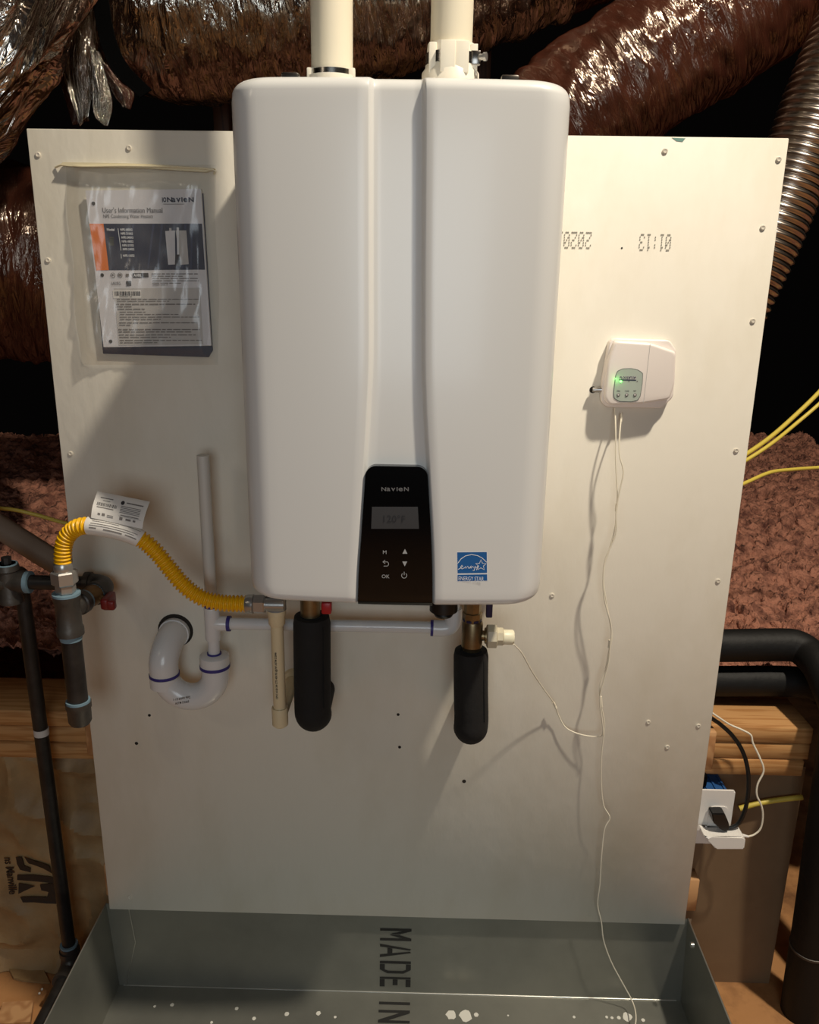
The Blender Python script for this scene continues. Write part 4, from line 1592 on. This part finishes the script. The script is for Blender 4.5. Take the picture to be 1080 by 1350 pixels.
# ------------------------------------------------------------------ pink blown insulation behind the beam
def wool(name, x0, x1, y0, y1, nx, ny, lab):
    bm = new()
    g = []
    for j in range(ny + 1):
        t = j / ny
        y = y0 + (y1 - y0) * t ** 1.5
        row = []
        for i in range(nx + 1):
            x = x0 + (x1 - x0) * i / nx
            base = 0.455 + 0.05 * noise.noise(Vector((x * 1.2, y * 1.1, 1.5))) + .012 * min(1.5, y)
            q = Vector((x * 36, y * 30, 0.3))
            q2 = q + Vector((noise.noise(q * .5), noise.noise(q * .5 + Vector((9, 3, 1))), 0)) * 1.2
            d = noise.voronoi(q2)[0][0]
            d2 = noise.voronoi(q2 * 2.3)[0][0]
            z = base + 0.036 * max(0, 1 - d * d * 1.3) + 0.020 * (1 - d2) + 0.028 * noise.noise(Vector((x * 8, y * 8, 5)))
            row.append(bm.verts.new((x + .014 * noise.noise(q * 1.1), y + .014 * noise.noise(q * 1.1 + Vector((4, 4, 4))), z)))
        g.append(row)
    for j in range(ny):
        for i in range(nx):
            bm.faces.new((g[j][i], g[j][i + 1], g[j + 1][i + 1], g[j + 1][i]))
    o = obj(name, bm, M['pink'], None, angle=180)
    o['kind'] = 'stuff'
    tag(o, lab, 'insulation')
    return o


wool('blown_insulation', 1.05, 2.7, 0.212, 3.0, 300, 300, 'pink blown insulation heaped behind the beam to the right of the board')
wool('blown_insulation', -1.6, 0.3, 0.212, 2.6, 190, 200, 'pink blown insulation heaped in the dark to the left of the board')

# ------------------------------------------------------------------ kraft-faced batt on the left
LOGO = P(42, 1163, 0.085)


def kraft_y(x, z):
    v = Vector((x * 7, z * 6, 2.2))
    fold = (1 - min(1, 2.4 * abs(noise.noise(v)))) ** 2 * .021 + (1 - min(1, 2.6 * abs(noise.noise(v * 1.9 + Vector((3, 1, 0)))))) ** 2 * .008
    fold *= 1 - math.exp(-((x - LOGO.x) ** 2 + (z - LOGO.z) ** 2) / 0.0075)
    return 0.098 - fold - 0.010 * math.sin((z + .3) * 5)


bm = new()
g = []
x0, x1, z0, z1 = -0.75, 0.16, FLOOR + .002, 0.322
nx, nz = 110, 76
for j in range(nz + 1):
    g.append([bm.verts.new((x0 + (x1 - x0) * i / nx, kraft_y(x0 + (x1 - x0) * i / nx, z0 + (z1 - z0) * j / nz) - (.02 * (1 - j / 6) if j < 6 else 0), z0 + (z1 - z0) * j / nz)) for i in range(nx + 1)])
for j in range(nz):
    for i in range(nx):
        bm.faces.new((g[j][i], g[j][i + 1], g[j + 1][i + 1], g[j + 1][i]))
batt = thing('insulation_batt', 'creased brown kraft-faced insulation batt with black logo, below the beam at left', 'insulation', (-0.2, 0.09, FLOOR))
obj('kraft_facing', bm, M['kraft'], batt, angle=30)
bm = new()
box(bm, x0, x1, 0.11, 0.16, FLOOR + .002, 0.320)
obj('fibre_core', bm, M['pink'], batt, smooth=False)
dn = Vector((0, 0, -1))


def kp(px, py):
    return P(px, py, 0.075)


def kpoly(pix):
    bm = new()
    pts = [kp(px, py) for px, py in pix]
    f = bm.faces.new([bm.verts.new(p) for p in pts])
    bmesh.ops.triangulate(bm, faces=[f])
    bmesh.ops.subdivide_edges(bm, edges=bm.edges[:], cuts=2, use_grid_fill=True)
    for v in bm.verts:
        v.co.y = kraft_y(v.co.x, v.co.z) - .004
    return obj('logo_print', bm, M['kraft_ink'], batt, smooth=False)


kpoly([(19, 1132), (27, 1132), (30, 1144), (38, 1148), (38, 1154), (24, 1150), (20, 1142)])
kpoly([(30, 1131), (46, 1136), (64, 1142), (67, 1155), (54, 1148), (36, 1141)])
kpoly([(20, 1157), (40, 1157), (60, 1162), (68, 1160), (70, 1168), (20, 1164)])
kpoly([(22, 1168), (44, 1172), (22, 1182)])
kpoly([(50, 1170), (72, 1168), (74, 1182), (52, 1178)])
kpoly([(24, 1186), (60, 1186), (62, 1178), (74, 1182), (74, 1194), (28, 1193)])
q = kp(3, 1117)
text('logo_lettering', 'ns Manville', (q.x - .004, q.y, P(3, 1133, .075).z), dn, X, .026, M['kraft_ink'], batt, sx=.86, bold=.02, conform=kraft_y, lift=.004)

# ------------------------------------------------------------------ floor litter at lower left
random.seed(11)


def scrap(pix, m, lab, name='cardboard_scrap', h=0.003, lift=0.0):
    pts = [PZ(px, py, FLOOR + h) for px, py in pix]
    bm = new()
    a = [bm.verts.new((p.x, p.y, FLOOR + lift + h + .004 * random.random())) for p in pts]
    b = [bm.verts.new((p.x, p.y, FLOOR + lift + .0005)) for p in pts]
    n = len(a)
    bm.faces.new(a)
    bm.faces.new(list(reversed(b)))
    for i in range(n):
        j = (i + 1) % n
        bm.faces.new((a[i], b[i], b[j], a[j]))
    o = obj(name, bm, m, None, smooth=False)
    tag(o, lab, 'scrap')
    return o


scrap([(4, 1322), (44, 1320), (40, 1349), (-6, 1351)], M['cutwood'], 'small pale wood offcut on the floor at the bottom left corner', 'wood_offcut', .012)
scrap([(12, 1278), (54, 1272), (66, 1296), (30, 1293), (18, 1290)], M['kraft'], 'torn brown paper scrap on the floor beside the gas pipe elbow', 'paper_scrap', .004)
for (px, py, lab) in ((55.5, 1304.5, 'upper of two tiny pale pellets on the floor beside the gas pipe union'), (52, 1310, 'lower of two tiny pale pellets on the floor beside the gas pipe union')):
    c = PZ(px, py, FLOOR + .002)
    bm = new()
    bmesh.ops.create_icosphere(bm, subdivisions=2, radius=.0028, matrix=Matrix.Translation((c.x, c.y, FLOOR + .0028)))
    tag(obj('pellet', bm, M['splash'], None), lab, 'pellet')

# ------------------------------------------------------------------ outlet and cords at the right of the board
oy = 0.034
pr_, pt_, pb_ = P(970, 1043, oy), P(970, 1043, oy).z, P(966, 1113, oy).z
ol = thing('electrical_outlet', 'white double outlet plate on a blue box beside the board', 'outlet', (pr_.x - .03, oy, pb_))
bm = new()
prism(bm, rrect(pr_.x - .114, pr_.x, pb_, pt_, .004), oy, oy + .005)
es = [e for e in bm.edges if abs(e.verts[0].co.y - oy) < 1e-6 and abs(e.verts[1].co.y - oy) < 1e-6]
bmesh.ops.bevel(bm, geom=es, offset=.002, segments=2, affect='EDGES')
obj('cover_plate', bm, M['plate'], ol, angle=50)
bm = new()
box(bm, pr_.x - .110, pr_.x - .012, oy + .0052, 0.0985, pb_ + .010, pt_ - .004, .002, 1)
obj('outlet_box', bm, M['bluebox'], ol)
for k in range(4):
    bm = new()
    xk = pr_.x - .018 - k * .018
    box(bm, xk - .002, xk + .002, oy + .0056, 0.094, pt_ - .004, pt_ - .001)
    obj('box_rib', bm, M['bluebox'], ol, smooth=False)
rc_ = P(948, 1076, oy)
bm = new()
prism(bm, rrect(rc_.x - .022, rc_.x + .016, rc_.z - .034, rc_.z + .024, .010), oy - .0018, oy + .001)
obj('receptacle', bm, M['plate'], ol)
bm = new()
box(bm, pr_.x - .11, pr_.x - .055, oy + .006, .062, pt_ - .002, pt_ + .030, .008)
obj('cable_clamp', bm, M['strap'], ol)

pg = P(948, 1075, oy - .006)
plug = thing('black_plug', 'black power plug with thick black cord looping up behind the board', 'plug', tuple(pg))
bm = new()
poly = [P(u, v, oy - .004) for u, v in ((934, 1064), (951, 1064), (957, 1078), (957, 1086), (950, 1088), (944, 1083), (936, 1076))]
prism(bm, [(p_.x, p_.z) for p_ in poly], oy - .026, oy - .002)
bmesh.ops.bevel(bm, geom=bm.edges[:], offset=.002, segments=2, affect='EDGES')
obj('plug_body', bm, M['cord_black'], plug)
bm = new()
tube(bm, spline([P(*q) for q in ((950, 1087, oy - .012), (956, 1092, oy - .014), (965, 1091, oy - .016), (975, 1084, oy - .016), (983, 1066, oy - .016), (987, 1040, oy - .014), (986, 1014, oy - .010), (979, 990, oy - .006),
                                     (966, 970, oy - .002), (950, 955, oy), (936, 945, .030), (915, 925, .030))], 6), .0042, 10)
obj('cord', bm, M['cord_black'], plug)
ad = P(955, 1104, oy - .004)
adp = thing('white_adapter', 'white power adapter with thin white cord, plugged in under the black plug', 'adapter', tuple(ad))
bm = new()
pa, pb4 = P(927, 1086, oy - .002), P(978, 1116, oy - .03)
prism(bm, [(p_.x, p_.z) for p_ in (P(923, 1093, oy - .02), P(934, 1097, oy - .02), P(975, 1095, oy - .02), P(979, 1098, oy - .02), P(977, 1112, oy - .02), P(940, 1112, oy - .02), P(930, 1100, oy - .02))], oy - .040, oy - .002)
bmesh.ops.bevel(bm, geom=bm.edges[:], offset=.003, segments=2, affect='EDGES')
obj('adapter_body', bm, M['plate'], adp)
bm = new()
tube(bm, [P(977, 1101, oy - .02), P(987, 1103, oy - .02)], [.0042, .0022], 10)
obj('strain_relief', bm, M['plate'], adp)
bm = new()
tube(bm, spline([P(*q) for q in ((986, 1103, oy - .02), (995, 1100, oy - .02), (1003, 1092, oy - .02), (1006, 1076, oy - .02), (1004, 1062, oy - .02), (998, 1048, oy - .02), (999, 1034, oy - .018), (1007, 1016, oy - .016),
                                     (1002, 999, oy - .012), (993, 980, oy - .006), (990, 969, oy - .004), (978, 962, oy - .002), (962, 955, oy), (945, 944, .030), (925, 930, .030))], 6), .0019, 8)
obj('cord', bm, M['wire'], adp)


def nm(pix, lab, r=.0042):
    t = thing('yellow_cable', lab, 'cable', tuple(P(*pix[0])))
    bm = new()
    rings = tube(bm, spline([P(*q) for q in pix], 8), r, 10)
    obj('jacket', bm, M['nm'], t)


nm([(760, 640, .26), (890, 640, .28), (960, 612, .31), (985, 598, .34), (1015, 577, .40), (1045, 551, .46), (1082, 515, .52), (1120, 470, .6)], 'upper yellow cable rising steeply beside the board over pink insulation', .0052)
nm([(760, 660, .22), (890, 655, .24), (955, 622, .27), (985, 606, .30), (1017, 585, .34), (1048, 560, .40), (1086, 527, .44), (1124, 486, .51)], 'yellow cable running close under the steep upper one')
nm([(760, 690, .24), (880, 680, .25), (950, 650, .27), (982, 637, .30), (1015, 623, .36), (1045, 619, .42), (1085, 616, .48), (1130, 612, .5)], 'lower yellow cable running nearly level over the pink insulation')
nm([(975, 1066, .088), (1000, 1059, .088), (1030, 1054, .088), (1058, 1051, .088)], 'short yellow cable end sticking out beside the outlet', .0058)
nm([(-160, 690, .22), (-30, 672, .22), (10, 671, .22), (45, 678, .23), (80, 688, .25), (120, 698, .27)], 'yellow cable lying above the grey pipe left of the board')

# ------------------------------------------------------------------ black insulated pipes at right, grey pipe at left
bp = thing('insulated_pipe', 'upper thick black insulated pipe bending over the beam and down to the floor', 'pipe', tuple(PZ(1054, 1342, FLOOR)))
A = [P(900, 851, .165), P(960, 851, .165), P(1030, 850, .165), P(1050, 852, .160), P(1066, 862, .14), P(1084, 884, .09), P(1104, 930, .02), P(1112, 960, -.01)]
bpath = spline(A, 6)
low = PZ(1056, 1334, FLOOR)
bm = new()
tube(bm, bpath, .0345, 26)
obj('horizontal_sleeve', bm, M['blackpipe'], bp)
bm = new()
d0 = bpath[-1]
tube(bm, spline([d0 + Vector((0, 0, .02)), d0.lerp(low, .1), d0.lerp(low, .5), d0.lerp(low, .74)], 6), .041, 26)
obj('upper_sleeve', bm, M['blackpipe'], bp)
bm = new()
tube(bm, [d0.lerp(low, .742), d0.lerp(low, .9), low], [.0415, .0425, .042], 26)
obj('lower_sleeve', bm, M['blackpipe'], bp)
lathe_obj('sleeve_joint', d0.lerp(low, .738), (low - d0), [(0, .0405), (.001, .0425), (.006, .0425), (.007, .0405)], M['iron_fit'], bp, 26)
bp2 = thing('insulated_pipe', 'lower thick black insulated pipe lying on the beam under the other one', 'pipe', tuple(PZ(1100, 1342, FLOOR)))
bm = new()
tube(bm, spline([P(890, 898, .165), P(960, 898, .165), P(1035, 898, .165), P(1068, 902, .165), P(1090, 915, .16), P(1130, 960, .13), P(1142, 1010, .10)], 6), .0325, 26)
obj('horizontal_sleeve', bm, M['blackpipe'], bp2)
bm = new()
d1 = P(1142, 1005, .10)
tube(bm, [d1 + Z * .01, d1.lerp(PZ(1108, 1330, FLOOR), .5), PZ(1108, 1330, FLOOR)], .038, 22)
obj('vertical_sleeve', bm, M['blackpipe'], bp2)
gpp = thing('grey_pipe', 'grey plastic pipe sloping down behind the yellow hose left of the board', 'pipe', tuple(P(100, 752, .09)))
bm = new()
tube(bm, [P(-60, 655, .16), P(0, 695, .14), P(60, 733, .11), P(140, 778, .08)], .0235, 22)
obj('conduit', bm, M['greypipe'], gpp)

# ------------------------------------------------------------------ foil ducts in the attic behind
def duct(name, pix, r, m, lab, amp=.012, n=170, seg=96, sag=None, freq=1.0, along=False):
    pts = [P(*q) for q in pix]
    path, tot = resample(spline(pts, 12), n)
    t = thing(name, lab, 'duct', tuple(path[0]))
    off = random.uniform(0, 50)

    def rf(i, k, s, th):
        c, sn = math.cos(th), math.sin(th)
        if along:
            a = noise.noise(Vector((s * 2.6 + off, c * 2.4, sn * 2.4)))
            b = noise.noise(Vector((s * 5 + off, c * 6.5, sn * 6.5)))
            return r + amp * (1.0 - 2.2 * abs(a) + .7 * (1 - 2 * abs(b)))
        a = noise.noise(Vector((s * 15 * freq + off, c * 1.6, sn * 1.6)))
        b = noise.noise(Vector((s * 44 * freq + off + .6 * th, c * 3.4, sn * 3.4)))
        d = noise.noise(Vector((s * 2.5 + off, c * .9, sn * .9)))
        return r + amp * (0.9 * abs(a) + .55 * b) + r * .08 * d
    bm = new()
    tube(bm, path, r, seg, True, rfun=rf, uv=True)
    obj('jacket', bm, m, t, angle=180)
    return t, path


duct('foil_duct', [(160, -190, .70), (140, -70, .70), (205, 5, .70), (310, 10, .70), (420, 2, .72), (560, -34, .76), (720, -90, .80)], .192, M['foil_bright'],
     'silver-brown foil duct running level above the board, left of the vent pipes', .016, 200, 110)
duct('foil_duct', [(560, 300, .56), (700, 195, .58), (800, 122, .60), (900, 58, .62), (1010, -12, .66), (1130, -90, .70)], .142, M['foil'],
     'dark brown foil duct rising diagonally to the right behind the heater', .012, 180, 100)
duct('foil_duct', [(600, -120, 1.28), (660, -72, 1.28), (740, -74, 1.3), (830, -110, 1.32), (960, -170, 1.4)], .175, M['foil'],
     'short stretch of brown foil duct at the top edge right of the vent pipes', .014, 120, 90)
duct('foil_duct', [(60, -160, .30), (8, -60, .27), (-44, 40, .24), (-112, 128, .22), (-200, 215, .21)], .130, M['foil_fold'],
     'bright crinkled foil duct bending down in the top left corner', .024, 150, 150, along=True)
duct('foil_duct', [(140, 366, .68), (60, 352, .64), (-20, 350, .60), (-120, 362, .56), (-240, 380, .54)], .225, M['foil'],
     'large dark foil duct bulging out beside the left edge of the board', .018, 150, 110)
# flattened tail of foil hanging between the two upper left ducts
sh = thing('foil_flap', 'loose folded foil flap hanging down behind the top left of the board', 'foil', tuple(P(125, 165, .28)))


def flap(name, outline_l, outline_r, y, m, nx=14, ny=30, amp=.02):
    bm = new()
    L_ = spline([P(a, b, y) for a, b in outline_l], 10)
    R_ = spline([P(a, b, y) for a, b in outline_r], 10)
    L_, _ = resample(L_, ny)
    R_, _ = resample(R_, ny)
    lay = bm.loops.layers.uv.verify()
    f0, f1 = [], []
    for j in range(ny + 1):
        r0, r1 = [], []
        for i in range(nx + 1):
            t = i / nx
            p = L_[j].lerp(R_[j], t)
            p.y += amp * noise.noise(Vector((t * 3.2, j * .06, y * 9))) * 1.4 - amp * math.sin(PI * t)
            r0.append(bm.verts.new(p))
            r1.append(bm.verts.new(p + Vector((0, .003, 0))))
        f0.append(r0)
        f1.append(r1)
    for j in range(ny):
        for i in range(nx):
            f = bm.faces.new((f0[j][i], f0[j][i + 1], f0[j + 1][i + 1], f0[j + 1][i]))
            for l, (a, b) in zip(f.loops, ((i, j), (i + 1, j), (i + 1, j + 1), (i, j + 1))):
                l[lay].uv = (a * .012, b * .012)
            bm.faces.new((f1[j][i], f1[j + 1][i], f1[j + 1][i + 1], f1[j][i + 1]))
    for j in range(ny):
        bm.faces.new((f0[j][0], f0[j + 1][0], f1[j + 1][0], f1[j][0]))
        bm.faces.new((f0[j][nx], f1[j][nx], f1[j + 1][nx], f0[j + 1][nx]))
    for i in range(nx):
        bm.faces.new((f0[ny][i], f0[ny][i + 1], f1[ny][i + 1], f1[ny][i]))
    obj(name, bm, m, sh, angle=180)


flap('flap_fold', [(60, -40), (62, 30), (75, 90), (95, 165)], [(112, -40), (108, 30), (112, 90), (118, 160)], .50, M['foil'], amp=.008)
flap('flap_fold', [(92, -40), (86, 40), (82, 90), (105, 167)], [(126, -40), (124, 40), (126, 90), (117, 154)], .485, M['foil_bright'], amp=.008)
flap('flap_fold', [(118, 60), (122, 110), (124, 150), (138, 166)], [(132, 70), (142, 110), (148, 140), (142, 166)], .47, M['foil_bright'], amp=.006)
flap('flap_fold', [(130, 78), (140, 100), (150, 125), (162, 140)], [(142, 86), (160, 108), (176, 122), (172, 145)], .475, M['foil'], amp=.006)
# black strap
stp = thing('hanger_strap', 'black strap curving down behind the foil flap, left of the level duct', 'strap', tuple(P(150, 100, .27)))
bm = new()
L_ = spline([P(a, b, .475) for a, b in ((118, -60), (122, 0), (132, 55), (150, 95), (185, 128))], 8)
R_ = spline([P(a, b, .475) for a, b in ((138, -60), (143, 0), (152, 50), (168, 85), (200, 118))], 8)
a = [[bm.verts.new(p), bm.verts.new(q)] for p, q in zip(L_, R_)]
b = [[bm.verts.new(p + Y * .004), bm.verts.new(q + Y * .004)] for p, q in zip(L_, R_)]
for i in range(len(a) - 1):
    bm.faces.new((a[i][0], a[i][1], a[i + 1][1], a[i + 1][0]))
    bm.faces.new((b[i][0], b[i + 1][0], b[i + 1][1], b[i][1]))
    bm.faces.new((a[i][0], a[i + 1][0], b[i + 1][0], b[i][0]))
    bm.faces.new((a[i][1], b[i][1], b[i + 1][1], a[i + 1][1]))
obj('webbing', bm, M['strap'], stp)
# bare aluminium flex at right
t = thing('flexible_metal_duct', 'ribbed bare metal flexible duct at the top right edge', 'duct', tuple(P(1060, 250, .36)))
path, tot = resample(spline([P(*q) for q in ((1160, -50, .42), (1116, 50, .40), (1078, 140, .38), (1047, 222, .37), (1008, 320, .36), (960, 420, .36))], 10), 330)
bm = new()
RA = .068
tube(bm, path, RA, 40, True, rfun=lambda i, k, s, th: RA + .0034 * math.sin(2 * PI * i / 7.5))
obj('ribbed_sleeve', bm, M['alu'], t, angle=180)
# dark truss posts
for (pa, pb5, wd, lab) in (((287, 60, 1.02), (290, 420, 1.02), .022, 'dark wooden truss post behind the board left of the heater'),
                           ((636, 20, 1.02), (634, 420, 1.02), .028, 'dark wooden truss post behind the right vent pipe')):
    a, b = P(*pa), P(*pb5)
    bm = new()
    box(bm, a.x - wd, a.x + wd, a.y, a.y + .04, 0.545, 3.0, .002, 1)
    o = obj('truss_post', bm, M['darkwood'], None, angle=60)
    tag(o, lab, 'post')
